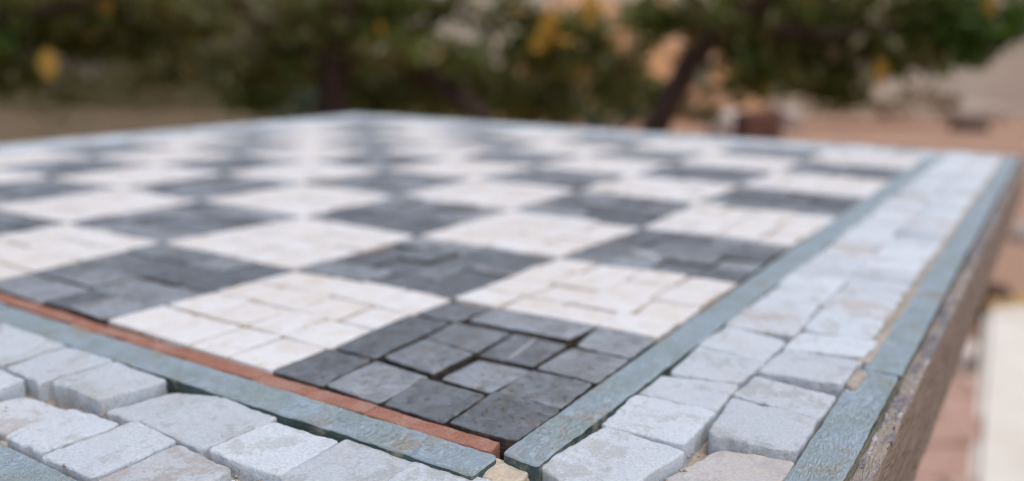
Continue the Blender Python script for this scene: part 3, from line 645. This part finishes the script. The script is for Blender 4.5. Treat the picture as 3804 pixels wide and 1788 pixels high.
leaf_cloud('foliage', [(-1.058, 1.9, 0.605, 0.133, 0.071, 0.112, 21), (-1.094, 1.9, 0.521, 0.089, 0.062, 0.083, 10), (-1.109, 1.9, 0.465, 0.062, 0.036, 0.054, 4), (-0.936, 1.95, 0.607, 0.119, 0.064, 0.1, 14), (-0.814, 2.0, 0.619, 0.112, 0.065, 0.098, 9), (-0.876, 2.0, 0.539, 0.075, 0.047, 0.067, 4), (-0.985, 2.0, 0.538, 0.075, 0.056, 0.072, 5), (-0.813, 2.05, 0.549, 0.105, 0.058, 0.09, 7), (-0.753, 2.1, 0.596, 0.088, 0.059, 0.081, 6), (-0.839, 2.1, 0.474, 0.118, 0.029, 0.081, 4), (-0.929, 1.9, 0.688, 0.311, 0.053, 0.2, 26)], LEAF_P, tr, B, 28, (0.03, 0.05))
leaf_cloud('foliage', [(-1.058, 1.9, 0.605, 0.133, 0.071, 0.112, 7), (-1.094, 1.9, 0.521, 0.089, 0.062, 0.083, 3), (-1.109, 1.9, 0.465, 0.062, 0.036, 0.054, 1), (-0.936, 1.95, 0.607, 0.119, 0.064, 0.1, 4), (-0.814, 2.0, 0.619, 0.112, 0.065, 0.098, 3), (-0.876, 2.0, 0.539, 0.075, 0.047, 0.067, 1), (-0.985, 2.0, 0.538, 0.075, 0.056, 0.072, 1), (-0.813, 2.05, 0.549, 0.105, 0.058, 0.09, 2), (-0.753, 2.1, 0.596, 0.088, 0.059, 0.081, 2), (-0.839, 2.1, 0.474, 0.118, 0.029, 0.081, 1), (-0.929, 1.9, 0.688, 0.311, 0.053, 0.2, 8)], LEAF_Y, tr, B, 29, (0.03, 0.045))
single_leaf(fr(-0.96, 1.8, 0.536), 0.062, LEAF_Y, tr, B, 1.25, YAW + 0.29, 'yellow leaf')
single_leaf(fr(-0.88, 1.9, 0.648), 0.04, LEAF_Y, tr, B, 1.38, YAW + 0.57, 'yellow leaf')
B = fr(0.281, 3.2, -0.04)
sh = tag(empty('shrub', B), 'low grey green shrub behind the middle of the far edge of the chessboard', 'shrub', 'low shrubs beyond the chessboard')
leaf_cloud('foliage', [(0.31, 3.2, 0.31, 0.224, 0.067, 0.16, 260), (0.137, 3.3, 0.317, 0.185, 0.085, 0.148, 220), (0.458, 3.2, 0.326, 0.09, 0.075, 0.091, 90)], LEAF_BLUE, sh, B, 70)
tag(link('stems', limb_mesh('stems', [[(0.281, 3.2, -0.04, 0.014), (0.31, 3.2, 0.31, 0.006)], [(0.281, 3.2, -0.04, 0.014), (0.137, 3.3, 0.317, 0.006)], [(0.281, 3.2, -0.04, 0.014), (0.458, 3.2, 0.326, 0.006)]], B, seed=90), [BARK], sh), kind='stuff')
B = fr(-0.504, 3.2, -0.04)
sh = tag(empty('shrub', B), 'low dark shrub below the forked tree', 'shrub', 'low shrubs beyond the chessboard')
leaf_cloud('foliage', [(-0.489, 3.2, 0.327, 0.194, 0.09, 0.156, 260), (-0.237, 3.2, 0.299, 0.18, 0.075, 0.14, 180), (-0.062, 3.3, 0.323, 0.185, 0.093, 0.153, 200)], LEAF, sh, B, 71)
tag(link('stems', limb_mesh('stems', [[(-0.504, 3.2, -0.04, 0.014), (-0.489, 3.2, 0.327, 0.006)], [(-0.504, 3.2, -0.04, 0.014), (-0.237, 3.2, 0.299, 0.006)], [(-0.504, 3.2, -0.04, 0.014), (-0.062, 3.3, 0.323, 0.006)]], B, seed=91), [BARK], sh), kind='stuff')
B = fr(-0.898, 3.4, -0.04)
sh = tag(empty('shrub', B), 'small grey green shrub left of the dark trunk', 'shrub', 'low shrubs beyond the chessboard')
leaf_cloud('foliage', [(-0.928, 3.4, 0.31, 0.127, 0.072, 0.109, 120), (-0.8, 3.4, 0.357, 0.079, 0.095, 0.096, 90)], LEAF_BLUE, sh, B, 72)
tag(link('stems', limb_mesh('stems', [[(-0.898, 3.4, -0.04, 0.014), (-0.928, 3.4, 0.31, 0.006)], [(-0.898, 3.4, -0.04, 0.014), (-0.8, 3.4, 0.357, 0.006)]], B, seed=92), [BARK], sh), kind='stuff')
B = fr(-3.482, 8.5, -0.04)
hg = tag(empty('hedge', B), 'olive brown hedge beyond the bare ground at the left', 'hedge')
leaf_cloud('foliage', [(-5.596, 8.5, 0.396, 0.477, 0.238, 0.5, 150), (-4.954, 8.5, 0.248, 0.477, 0.238, 0.5, 150), (-4.458, 8.5, 0.156, 0.477, 0.238, 0.5, 150), (-3.754, 8.5, 0.161, 0.477, 0.238, 0.5, 150), (-3.163, 8.5, 0.223, 0.477, 0.238, 0.5, 150), (-2.617, 8.5, 0.227, 0.477, 0.238, 0.5, 150), (-2.069, 8.5, 0.269, 0.477, 0.238, 0.5, 150), (-1.522, 8.5, 0.312, 0.477, 0.238, 0.5, 150), (-4.586, 8.5, 0.742, 0.477, 0.238, 0.5, 150), (-3.382, 8.5, 0.412, 0.477, 0.238, 0.5, 150), (-2.815, 8.5, 0.755, 0.477, 0.238, 0.5, 150), (-2.051, 8.5, 0.648, 0.477, 0.238, 0.5, 150), (-1.507, 8.5, 0.764, 0.477, 0.238, 0.5, 150), (-4.023, 8.5, 0.597, 0.477, 0.238, 0.5, 150)], LEAF_OLIVE, hg, B, 81, (0.08, 0.14))
leaf_cloud('foliage', [(-5.596, 8.5, 0.396, 0.477, 0.238, 0.5, 150), (-4.954, 8.5, 0.248, 0.477, 0.238, 0.5, 150), (-4.458, 8.5, 0.156, 0.477, 0.238, 0.5, 150), (-3.754, 8.5, 0.161, 0.477, 0.238, 0.5, 150), (-3.163, 8.5, 0.223, 0.477, 0.238, 0.5, 150), (-2.617, 8.5, 0.227, 0.477, 0.238, 0.5, 150), (-2.069, 8.5, 0.269, 0.477, 0.238, 0.5, 150), (-1.522, 8.5, 0.312, 0.477, 0.238, 0.5, 150), (-4.586, 8.5, 0.742, 0.477, 0.238, 0.5, 150), (-3.382, 8.5, 0.412, 0.477, 0.238, 0.5, 150), (-2.815, 8.5, 0.755, 0.477, 0.238, 0.5, 150), (-2.051, 8.5, 0.648, 0.477, 0.238, 0.5, 150), (-1.507, 8.5, 0.764, 0.477, 0.238, 0.5, 150), (-4.023, 8.5, 0.597, 0.477, 0.238, 0.5, 150)], LEAF, hg, B, 82, (0.08, 0.14))
tag(link('stems', limb_mesh('stems', [[(-5.596, 8.5, -0.04, 0.03), (-5.546, 8.5, 0.396, 0.015)], [(-4.954, 8.5, -0.04, 0.03), (-4.904, 8.5, 0.248, 0.015)], [(-4.458, 8.5, -0.04, 0.03), (-4.408, 8.5, 0.156, 0.015)], [(-3.754, 8.5, -0.04, 0.03), (-3.704, 8.5, 0.161, 0.015)], [(-3.163, 8.5, -0.04, 0.03), (-3.113, 8.5, 0.223, 0.015)], [(-2.617, 8.5, -0.04, 0.03), (-2.567, 8.5, 0.227, 0.015)], [(-2.069, 8.5, -0.04, 0.03), (-2.019, 8.5, 0.269, 0.015)], [(-1.522, 8.5, -0.04, 0.03), (-1.472, 8.5, 0.312, 0.015)]], B, seed=97), [BARK], hg), kind='stuff')
B = fr(2.527, 6.6, -0.04)
wd = tag(empty('dry_weeds', B), 'straw coloured dry weeds along the foot of the beige wall', 'weeds')
leaf_cloud('foliage', [(2.131, 6.6, 0.125, 0.185, 0.056, 0.25, 60), (2.527, 6.6, 0.116, 0.278, 0.062, 0.25, 110), (2.861, 6.6, 0.13, 0.216, 0.074, 0.25, 90), (3.095, 6.6, 0.216, 0.185, 0.093, 0.25, 60), (3.313, 6.6, 0.173, 0.185, 0.062, 0.25, 50)], LEAF_DRY, wd, B, 91, (0.07, 0.14))
B = fr(-2.883, 6.5, -0.04)
wd = tag(empty('dry_weeds', B), 'brown and green weeds on the bare ground at the left, beyond the far left edge', 'weeds')
leaf_cloud('foliage', [(-2.883, 6.5, 0.112, 0.273, 0.067, 0.3, 60), (-3.168, 6, 0.078, 0.309, 0.062, 0.3, 40), (-2.191, 6.5, 0.138, 0.273, 0.091, 0.3, 90), (-2.938, 7.5, 0.141, 0.421, 0.07, 0.3, 90), (-4.329, 7.5, 0.062, 0.316, 0.063, 0.3, 60), (-1.803, 6, 0.13, 0.168, 0.07, 0.3, 60), (-3.868, 8, 0.145, 0.449, 0.06, 0.3, 80)], LEAF_OLIVE, wd, B, 92, (0.06, 0.12))


# ------------------------------------------------------------------ the mosaic chessboard
BASE = Vector((0.1585, 0.1585, H - 0.024))
board = tag(empty('mosaic_chessboard', BASE), 'black and cream stone mosaic chessboard with a white marble border in wooden tray', 'chessboard')

TRACED_MARBLE = [[[[-19.69, 74.48], [-10.28, 74.11], [-10.26, 92.16], [-19.02, 92.47]], -0.25, ""], [[[-20.34, 63.16], [-9.96, 62.45], [-10.28, 73.57], [-19.63, 72.79]], -0.25, ""], [[[-19.44, 50.66], [-10.09, 49.59], [-10.3, 61.75], [-19.52, 61.73]], -0.2, ""], [[[-19.37, 43.25], [-9.42, 39.79], [-10.07, 48.24], [-18.52, 50.8]], [-1.0, -0.5, -1.9, -1.9], ""], [[[-19.78, 30.17], [-9.68, 29.01], [-9.6, 39.02], [-19.09, 43.12]], [-1.0, -0.75, -0.4, -1.0], ""], [[[-29.42, 54.71], [-21.53, 54.54], [-21.87, 64.0], [-28.97, 66.4]], -1.9, "gray"], [[[-29.66, 45.56], [-20.37, 45.11], [-20.7, 55.14], [-29.56, 53.71]], [-1.6, -1.5, -1.7, -1.7], ""], [[[-25.14, 65.71], [-21.02, 65.59], [-20.63, 72.65], [-24.91, 72.92]], -0.3, ""], [[[-29.82, 35.44], [-19.91, 34.45], [-19.63, 43.14], [-30.01, 45.01]], [-1.6, -1.15, -1.05, -1.7], ""], [[[-28.63, 24.02], [-20.91, 23.67], [-20.21, 33.76], [-30.24, 34.21]], [-1.3, -1.3, -1.3, -1.6], "gray"], [[[-19.08, 18.09], [-10.0, 18.49], [-10.57, 28.89], [-19.87, 29.11]], [-1.2, -1.1, -1.15, -1.1], ""], [[[-19.22, 7.02], [-8.72, 7.84], [-9.19, 17.87], [-19.47, 17.77]], [-1.3, -1.1, -1.0, -1.2], ""], [[[-16.82, -1.73], [-7.74, -1.74], [-8.44, 7.88], [-18.03, 7.21]], -1.1, ""], [[[-7.48, -4.14], [-3.19, -3.73], [-2.72, 0.94], [-6.99, 1.16]], -1.35, "peach"], [[[-28.08, 14.47], [-20.94, 16.13], [-20.86, 23.66], [-27.95, 23.99]], -2.3, ""], [[[-7.14, -14.24], [9.39, -16.63], [9.92, -6.36], [-2.09, -4.34]], [-0.6, -0.4, -0.3, -0.6], ""], [[[11.0, -15.93], [21.28, -16.16], [20.44, -5.37], [9.82, -5.72]], -0.2, ""], [[[22.1, -15.66], [31.89, -15.36], [29.24, -5.3], [21.52, -5.47]], -0.5, ""], [[[31.85, -15.16], [41.5, -16.5], [43.22, -5.27], [30.07, -6.08]], -0.2, ""], [[[41.78, -15.92], [52.44, -16.06], [54.33, -5.96], [43.32, -5.11]], 0, ""], [[[2.42, -27.07], [15.07, -27.57], [15.74, -19.11], [4.66, -16.23]], [-1.4, -1.1, -2.0, -2.1], "warm"], [[[15.39, -27.41], [25.61, -27.28], [26.4, -16.26], [14.89, -17.35]], -0.1, ""], [[[26.09, -27.17], [34.48, -27.49], [35.17, -16.8], [27.34, -16.07]], -0.1, ""], [[[38.24, -27.47], [48.85, -27.79], [47.02, -17.32], [35.76, -16.8]], 0.5, ""], [[[51.19, -27.63], [60.59, -28.18], [57.86, -16.99], [48.02, -16.76]], 0.3, ""]]
TRACED_SLATE = [[[[0.43, 0.26], [10.52, 0.17], [10.63, 10.14], [-0.24, 9.4]], 0, ""], [[[-0.32, 10.2], [8.91, 10.55], [9.04, 21.14], [-0.49, 19.55]], 0, ""], [[[-0.66, 20.41], [9.68, 20.54], [10.41, 30.88], [0.04, 30.09]], 0, ""], [[[-0.24, 30.5], [10.58, 31.8], [10.13, 40.36], [-0.75, 39.95]], 0, ""], [[[10.97, 0.39], [20.07, 0.63], [19.84, 10.21], [11.0, 10.0]], 0, ""], [[[10.07, 10.6], [19.78, 10.28], [19.41, 18.88], [10.51, 18.8]], -0.1, ""], [[[11.02, 20.66], [20.67, 20.86], [21.75, 30.68], [11.95, 30.57]], 0.1, ""], [[[11.06, 31.6], [30.12, 32.35], [29.69, 41.01], [11.45, 39.57]], 0.05, ""], [[[20.9, 20.51], [31.53, 21.23], [30.61, 31.83], [22.05, 30.76]], 0.1, ""], [[[31.34, 31.73], [40.42, 31.58], [39.44, 39.66], [30.75, 39.84]], 0.05, ""], [[[34.4, 12.45], [42.46, 11.41], [41.3, 30.68], [33.19, 30.65]], 0.05, ""], [[[21.13, 10.72], [31.23, 11.01], [31.26, 20.51], [20.27, 19.32]], 0.15, "veined"], [[[31.83, 0.58], [41.62, 0.8], [42.29, 11.16], [32.11, 9.76]], 0.1, ""], [[[21.16, 0.59], [31.45, 0.7], [30.66, 9.82], [20.93, 10.07]], 0, ""]]
NODES = [[0, 0, -0.05, -0.08], [1, 0, 41.6, 0.77], [1, 1, 41.21, 40.0], [0, 1, -1.13, 39.6], [2, 0, 81.17, 1.02], [1, 3, 39.8, 121.38], [2, 2, 78.4, 78.4], [2, 1, 78.88, 39.89], [3, 1, 118.4, 38.4], [3, 2, 119.04, 78.4], [3, 3, 119.21, 118.46], [2, 3, 80.07, 118.4], [3, 0, 119.16, 1.5], [1, 2, 40.03, 78.4], [0, 2, -0.44, 79.33]]
ND = {(a, b): (x, y) for a, b, x, y in NODES}
def node(i, j): return np.array(ND.get((i, j), (40.0 * i, 40.0 * j)))
def sqpt(i, j, s, t):
    return (1 - s) * (1 - t) * node(i, j) + s * (1 - t) * node(i + 1, j) + s * t * node(i + 1, j + 1) + (1 - s) * t * node(i, j + 1)
def inside(q, p):
    q = np.array(q)
    return all((q[(k + 1) % 4][0] - q[k][0]) * (p[1] - q[k][1]) - (q[(k + 1) % 4][1] - q[k][1]) * (p[0] - q[k][0]) > 0 for k in range(4))
CXY = np.array([CAM.x, CAM.y]) / MM
def dist(q): return float(np.linalg.norm(np.mean(q, 0) - CXY))
def inset(q, g):
    q = np.array(q, float); c = q.mean(0)
    v = q - c; L = np.linalg.norm(v, axis=1)[:, None]
    return c + v * (1 - g * 1.41 / L)

seed = 100
slate_t = []; lime_t = []; marble_t = []
# near black square: stones as they lie
for q, zt, typ in TRACED_SLATE:
    seed += 31
    slate_t.append((dist(q), stone(inset(q, -0.05), zt, -5.0, 0.2, 0.45, (24, 24), 0.10, 0.0, 0.26, seed, (random.uniform(-.15, .15), random.uniform(-.15, .15)), 3, 0.25),
                    'slate stone with two white quartz veins' if typ == 'veined' else None))
# the other 63 squares: four by four hand-set stones each
for i in range(8):
    for j in range(8):
        if (i, j) == (0, 0): continue
        black = (i + j) % 2 == 0
        n = 4
        rows = [0] + [(k / n) + random.uniform(-.022, .022) for k in range(1, n)] + [1]
        for a in range(n):
            cols = [0] + [(k / n) + random.uniform(-.035, .035) for k in range(1, n)] + [1]
            if black and random.random() < 0.12: cols.pop(random.randint(1, 3))
            for b in range(len(cols) - 1):
                q = [sqpt(i, j, rows[a], cols[b]), sqpt(i, j, rows[a + 1], cols[b]), sqpt(i, j, rows[a + 1], cols[b + 1]), sqpt(i, j, rows[a], cols[b + 1])]
                q = [p + rng.normal(0, 0.16, 2) for p in q]
                seed += 31; D = dist(q)
                near = D < 190; mid = D < 300
                nn = (12, 12) if near else ((4, 4) if mid else (1, 1))
                if black:
                    zt = random.gauss(0.0, 0.2)
                    dat = stone(inset(q, 0.2), zt, -5.0, 0.25, 0.5, nn, 0.12 if mid else 0.0, 0, 0.2 if mid else 0.0, seed, (random.uniform(-.25, .25), random.uniform(-.25, .25)), 2 if near else 1, 0.2)
                    slate_t.append((D, dat, None))
                else:
                    zt = random.gauss(0.12, 0.11)
                    dat = stone(inset(q, 0.26), zt, -5.0, 0.2, 0.45, nn, 0.10 if mid else 0.0, 0, 0.16 if mid else 0.0, seed, (random.uniform(-.2, .2), random.uniform(-.2, .2)), 2 if near else 1, 0.1)
                    lime_t.append((D, dat, None))
# border: two rows of marble all round
border = []
for q, zt, typ in TRACED_MARBLE:
    if np.max(zt) < -0.9 and np.min(zt) > -1.4: zt = [z_ + 0.2 for z_ in (zt if not np.isscalar(zt) else [zt] * 4)]
    border.append((q, zt if np.isscalar(zt) else tuple(zt), typ))
def taken(q):
    c = np.mean(q, 0); pts = [c] + [c * 0.45 + np.array(p) * 0.55 for p in q]
    return any(inside(b[0], p) for b in border[:len(TRACED_MARBLE)] for p in pts)
def run(a0, a1, b0, b1, axis, lo=8.6, hi=12.2, zc=-0.4, zs=0.5):
    a = a0
    while a < a1 - 4:
        L = min(random.uniform(lo, hi), a1 - a)
        if a1 - (a + L) < 5: L = a1 - a
        j = lambda: random.gauss(0, 0.22)
        if axis == 'u': q = [(a + j(), b0 + j()), (a + L + j(), b0 + j()), (a + L + j(), b1 + j()), (a + j(), b1 + j())]
        else: q = [(b0 + j(), a + j()), (b1 + j(), a + j()), (b1 + j(), a + L + j()), (b0 + j(), a + L + j())]
        a += L
        if not taken(q): border.append((q, random.gauss(zc, zs), 'gray' if random.random() < 0.3 else ''))
run(54.6, 347, -16.4, -5.75, 'u', zc=0.05, zs=0.16)          # right edge, inner row
run(59.5, 347, -27.15, -16.6, 'u', zc=0.15, zs=0.16)         # right edge, outer row
run(92.3, 347, -19.8, -10.3, 'v', zc=-0.3, zs=0.2)         # near left edge, inner row
run(72.9, 347, -29.8, -20.2, 'v', zc=-0.6, zs=0.4); run(66.6, 72.6, -29.8, -25.3, 'v', zc=-1.9, zs=.1)         # near left edge, outer row
run(-29.8, 20.0, -16.4, -5.6, 'u', zc=-1.2); run(-29.8, 8.0, -27.3, -16.7, 'u', zc=-1.6)   # corner
run(-5.0, 26.0, -19.4, -9.4, 'v', zc=-1.2, zs=.2); run(-27.0, 14.4, -29.8, -20.0, 'v', zc=-2.0, zs=.3)
run(-4.8, 347, 326.4, 336.8, 'v', zc=0.0, zs=0.15); run(-4.8, 347, 337.2, 347.4, 'v', zc=0.0, zs=0.15)      # far right edge
run(-9.6, 326, 326.4, 336.8, 'u', zc=0.0, zs=0.15); run(-9.6, 326, 337.2, 347.4, 'u', zc=0.0, zs=0.15)      # far left edge
for q, zt, typ in border:
    seed += 31; D = dist(q)
    nn = (26, 26) if D < 135 else ((10, 10) if D < 220 else (1, 1))
    rough = D < 220
    traced = not np.isscalar(zt) or D < 118
    tl = 0.08 if traced else 0.28
    dat = stone(inset(q, -0.15 if traced else -0.06), zt, -7.0, 0.32, 0.62, nn, 0.24 if rough else 0.0, random.uniform(-.05, .15), 0.34 if rough else 0.0, seed,
                (random.uniform(-tl, tl), random.uniform(-tl, tl)), 4 if rough else 1, 0.3)
    marble_t.append((D, dat, typ))

def lay(name, lst, mats, limit=300):
    lst.sort(key=lambda x: x[0])
    for D, dat, lab in lst[:limit]:
        o = put(name, dat, mats, board, BASE)
        if lab: o['label'] = lab
    if lst[limit:]: put_many(name, [x[1] for x in lst[limit:]], mats, board, BASE)
lay('slate_piece', slate_t, [SLATE, SLATE_SIDE])
lay('limestone_piece', lime_t, [LIME, LIME])
MM_ = {'peach': PEACH, '': MARBLE, 'gray': MARBLE_GRAY, 'warm': MARBLE_WARM}
LB = {'peach': 'small peach coloured stone at the corner between two green strips', '': None, 'gray': 'greyer marble stone', 'warm': 'beige stained marble stone'}
marble_t.sort(key=lambda x: x[0])
for D, dat, typ in marble_t[:300]:
    o = put('marble_piece', dat, [MM_[typ], MM_[typ]], board, BASE)
    if LB[typ]: o['label'] = LB[typ]
if marble_t[300:]: put_many('marble_piece', [x[1] for x in marble_t[300:]], [MARBLE, MARBLE], board, BASE)

# strips of blue-green stone
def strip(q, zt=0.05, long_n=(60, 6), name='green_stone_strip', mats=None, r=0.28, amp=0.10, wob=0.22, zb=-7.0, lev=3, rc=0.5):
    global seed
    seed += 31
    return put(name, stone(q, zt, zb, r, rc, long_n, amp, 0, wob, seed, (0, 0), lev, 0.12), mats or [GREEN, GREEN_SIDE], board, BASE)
strip([(-3.75, -5.0), (104.0, -5.55), (104.0, 0.45), (-3.35, -0.2)], 0.1, (190, 12))
strip([(104.4, -5.55), (214.0, -5.6), (214.0, 0.5), (104.4, 0.5)], 0.1, (40, 3)); strip([(214.4, -5.6), (325.8, -5.3), (325.8, 0.3), (214.4, 0.5)], 0.1, (20, 2))
strip([(-8.9, -0.1), (-3.7, 0.05), (-4.6, 101.0), (-10.3, 101.0)], -0.2, (12, 190))
strip([(-10.3, 101.4), (-4.6, 101.4), (-4.5, 215.0), (-10.2, 215.0)], 0.0, (3, 40)); strip([(-10.2, 215.4), (-4.5, 215.4), (-4.5, 326.0), (-10.2, 326.0)], 0.0, (2, 20))
strip([(320.5, 0.6), (326.0, 0.6), (326.0, 326.0), (320.5, 326.0)], 0.0, (2, 30)); strip([(-4.2, 320.5), (320.0, 320.5), (320.0, 326.0), (-4.2, 326.0)], 0.0, (30, 2))
# outer strips
for a, b, n_ in ((-36.2, 47.8, 150), (48.25, 137.9, 90), (138.6, 244.0, 30), (244.5, 353.0, 20)):
    strip([(a, -33.35), (b, -33.1), (b, -28.1 if a > 40 else -27.7), (a, -28.1 if a > 40 else -27.9)], (-0.8, -0.5, -0.5, -0.8) if a < 0 else (-0.5, -0.1, -0.1, -0.5) if a < 60 else -0.1, (n_, 10 if n_ > 50 else 2))
for a, b, n_ in ((-27.5, 58.0, 140), (58.5, 160.0, 30), (160.5, 262.0, 20), (262.5, 353.0, 20)):
    strip([(-36.2, a), (-30.3, a), (-30.5, b), (-36.2, b)], -2.3 if a < 50 else -1.0, (10 if n_ > 50 else 2, n_))
for a, b in ((-27.7, 90.0), (90.4, 220.0), (220.5, 353.0)):
    strip([(348.0, a), (353.0, a), (353.0, b), (348.0, b)], 0.0, (2, 20))
for a, b in ((-32.0, 100.0), (100.4, 225.0), (225.5, 347.6)):
    strip([(a, 348.0), (b, 348.0), (b, 353.0), (a, 353.0)], 0.0, (20, 2))
# red terracotta slips along the near left side
ends = [1.5, 20.2, 30.5, 40.4, 54.5, 69.4, 84.0, 97.5, 112.0, 126.0, 141.0, 157.0, 172.0, 188.0, 203.0, 219.0, 234.0, 250.0, 266.0, 281.0, 297.0, 319.5]
for k in range(len(ends) - 1):
    a, b = ends[k], ends[k + 1] - 0.15
    o = strip([(-3.55, a), (-0.75 if a < 42 else -1.1, a), (-0.95 if a < 42 else -1.2, b), (-4.25 if a > 20 else -3.8, b)], random.uniform(-0.35, -0.15), (6, 40 if a < 90 else 4), 'terracotta_strip', [BRICK, BRICK], 0.25, 0.14, 0.22, -5.0, 2 if a < 90 else 1, 0.3)
o = None

# mortar bed, joints and tray
def slab(name, x0, y0, x1, y1, zt, zb, mat, n=(2, 2), amp=0.0, sd_=0):
    return put(name, stone([(x0, y0), (x1, y0), (x1, y1), (x0, y1)], zt, zb, 0.2, 0.2, n, amp, 0, 0, sd_, (0, 0), 1), mat if isinstance(mat, list) else [mat, mat], board, BASE)
slab('base_panel', -36.3, -33.5, 353.2, 353.2, -12.0, -19.5, WOOD)
slab('mortar_bed', -36.2, -33.4, 353.1, 353.1, -3.3, -12.0, PALE_MORTAR, (160, 160), 0.8)
pads_d = []; pads_l = []
for i in range(8):
    for j in range(8):
        q = inset([node(i, j), node(i + 1, j), node(i + 1, j + 1), node(i, j + 1)], 0.05 if (i + j) % 2 else 0.2)
        if (i + j) % 2: pads_l.append(stone(q, -0.28, -4.9, 0.2, 0.2, (24, 24) if i + j < 3 else (2, 2), 0.16, 0, 0, i * 9 + j, (0, 0), 1))
        else: pads_d.append(stone(q, -1.9 if i + j == 0 else -1.0, -4.9, 0.2, 0.2, (24, 24) if i + j < 4 else (2, 2), 0.35, 0, 0, i * 9 + j, (0, 0), 1))
put_many('pale_joint_mortar', pads_l, [MORTAR, MORTAR], board, BASE)
put_many('dark_joint_soil', pads_d, [DIRT, DIRT], board, BASE)
# sandy mortar squeezed up along the outer strips
put('mortar_fillet', stone([(50.0, -28.8), (348.0, -28.8), (348.0, -26.6), (50.0, -26.9)], -0.25, -5.0, 0.4, 0.4, (220, 4), 0.5, 0, 0.3, 41, (0, 0), 1), [PALE_MORTAR, PALE_MORTAR], board, BASE)
put('mortar_fillet', stone([(-30.0, -28.3), (40.5, -28.3), (40.5, -27.0), (-30.0, -27.0)], -3.6, -5.0, 0.3, 0.3, (60, 3), 0.5, 0, 0.2, 42, (0, 0), 1), [PALE_MORTAR, PALE_MORTAR], board, BASE)
put('mortar_lump', stone([(38.5, -28.9), (45.5, -29.4), (46.0, -27.6), (39.0, -27.4)], 0.15, -3.0, 0.5, 0.8, (20, 8), 0.3, 0.1, 0.4, 43, (0, 0), 1), [PALE_MORTAR, PALE_MORTAR], board, BASE)
put('mortar_fillet', stone([(-36.0, -33.75), (353.0, -33.75), (353.0, -33.0), (-36.0, -33.2)], -0.75, -5.0, 0.2, 0.2, (300, 3), 0.3, 0, 0.2, 44, (0, 0), 1), [OLIVE_MORTAR, OLIVE_MORTAR], board, BASE)
# crumbs of mortar, sand and soil lodged in the joints
gg = np.random.default_rng(5); gV = []; gF = []
OCT = np.array([(1, 0, 0), (-1, 0, 0), (0, 1, 0), (0, -1, 0), (0, 0, 1), (0, 0, -1)], float)
OF = [(0, 2, 4), (2, 1, 4), (1, 3, 4), (3, 0, 4), (2, 0, 5), (1, 2, 5), (3, 1, 5), (0, 3, 5)]
def grit(n, x0, x1, y0, y1, z0, z1):
    for _ in range(n):
        c = np.array([gg.uniform(x0, x1), gg.uniform(y0, y1), gg.uniform(z0, z1)]); o_ = len(gV)
        sz = gg.uniform(0.10, 0.34)
        gV.extend(c + OCT * sz * gg.uniform(0.6, 1.2, (6, 3))); gF.extend([tuple(i + o_ for i in f) for f in OF])
grit(1600, -30, 5, -5, 70, -3.0, -1.9); grit(1500, -8, 70, -28, -5.6, -3.0, -1.8); grit(160, 0.5, 40, 0.5, 40, -1.7, -0.9); grit(260, 40, 130, -28.3, -26.8, -0.5, 0.05)
tag(link('joint_grit', raw_mesh('joint_grit', np.array(gV) * MM, gF), [PALE_MORTAR], board, Vector((0, 0, H)) - BASE), kind='stuff')
# tray rails
put('wooden_rail', stone([(-39.0, -35.9), (356.0, -35.9), (356.0, -33.5), (-39.0, -33.5)], -0.55, -19.0, 0.5, 0.5, (420, 8), 0.4, 0, 0.2, 51, (0, -0.6), 3, 0.2), [CHIPPED, WOOD], board, BASE)
put('wooden_rail', stone([(-39.0, -33.4), (-36.4, -33.4), (-36.4, 353.0), (-39.0, 353.0)], -3.0, -19.0, 0.5, 0.5, (3, 120), 0.4, 0, 0.3, 52, (0, 0), 2, 0.2), [CHIPPED, WOOD], board, BASE)
put('wooden_rail', stone([(353.4, -33.4), (356.0, -33.4), (356.0, 353.0), (353.4, 353.0)], -0.8, -19.0, 0.5, 0.5, (3, 60), 0.4, 0, 0.3, 53, (0, 0), 2, 0.2), [CHIPPED, WOOD], board, BASE)
put('wooden_rail', stone([(-39.0, 353.4), (356.0, 353.4), (356.0, 355.8), (-39.0, 355.8)], -0.8, -19.0, 0.5, 0.5, (60, 3), 0.4, 0, 0.3, 54, (0, 0), 2, 0.2), [CHIPPED, WOOD], board, BASE)
# what carries it: a squat column under the middle of the tray
ped = []
for zz, r_ in ((0.0, .11), (.03, .11), (.05, .085), (.10, .06), (.30, .05), (.42, .06), (.455, .10), (H - 0.0196, .10)):
    ped.append((zz, r_))
pv = []; pf = []; NS = 28
for k, (zz, r_) in enumerate(ped):
    for s in range(NS):
        th = 2 * math.pi * s / NS; pv.append((r_ * math.cos(th), r_ * math.sin(th), zz - BASE.z))
    if k:
        for s in range(NS):
            a = (k - 1) * NS + s; b = (k - 1) * NS + (s + 1) % NS
            pf.append((a, b, b + NS, a + NS))
pf.append(tuple(range((len(ped) - 1) * NS, len(ped) * NS))); pf.append(tuple(range(NS))[::-1])
link('pedestal', raw_mesh('pedestal', pv, pf, None, False), [STONE_W], board)
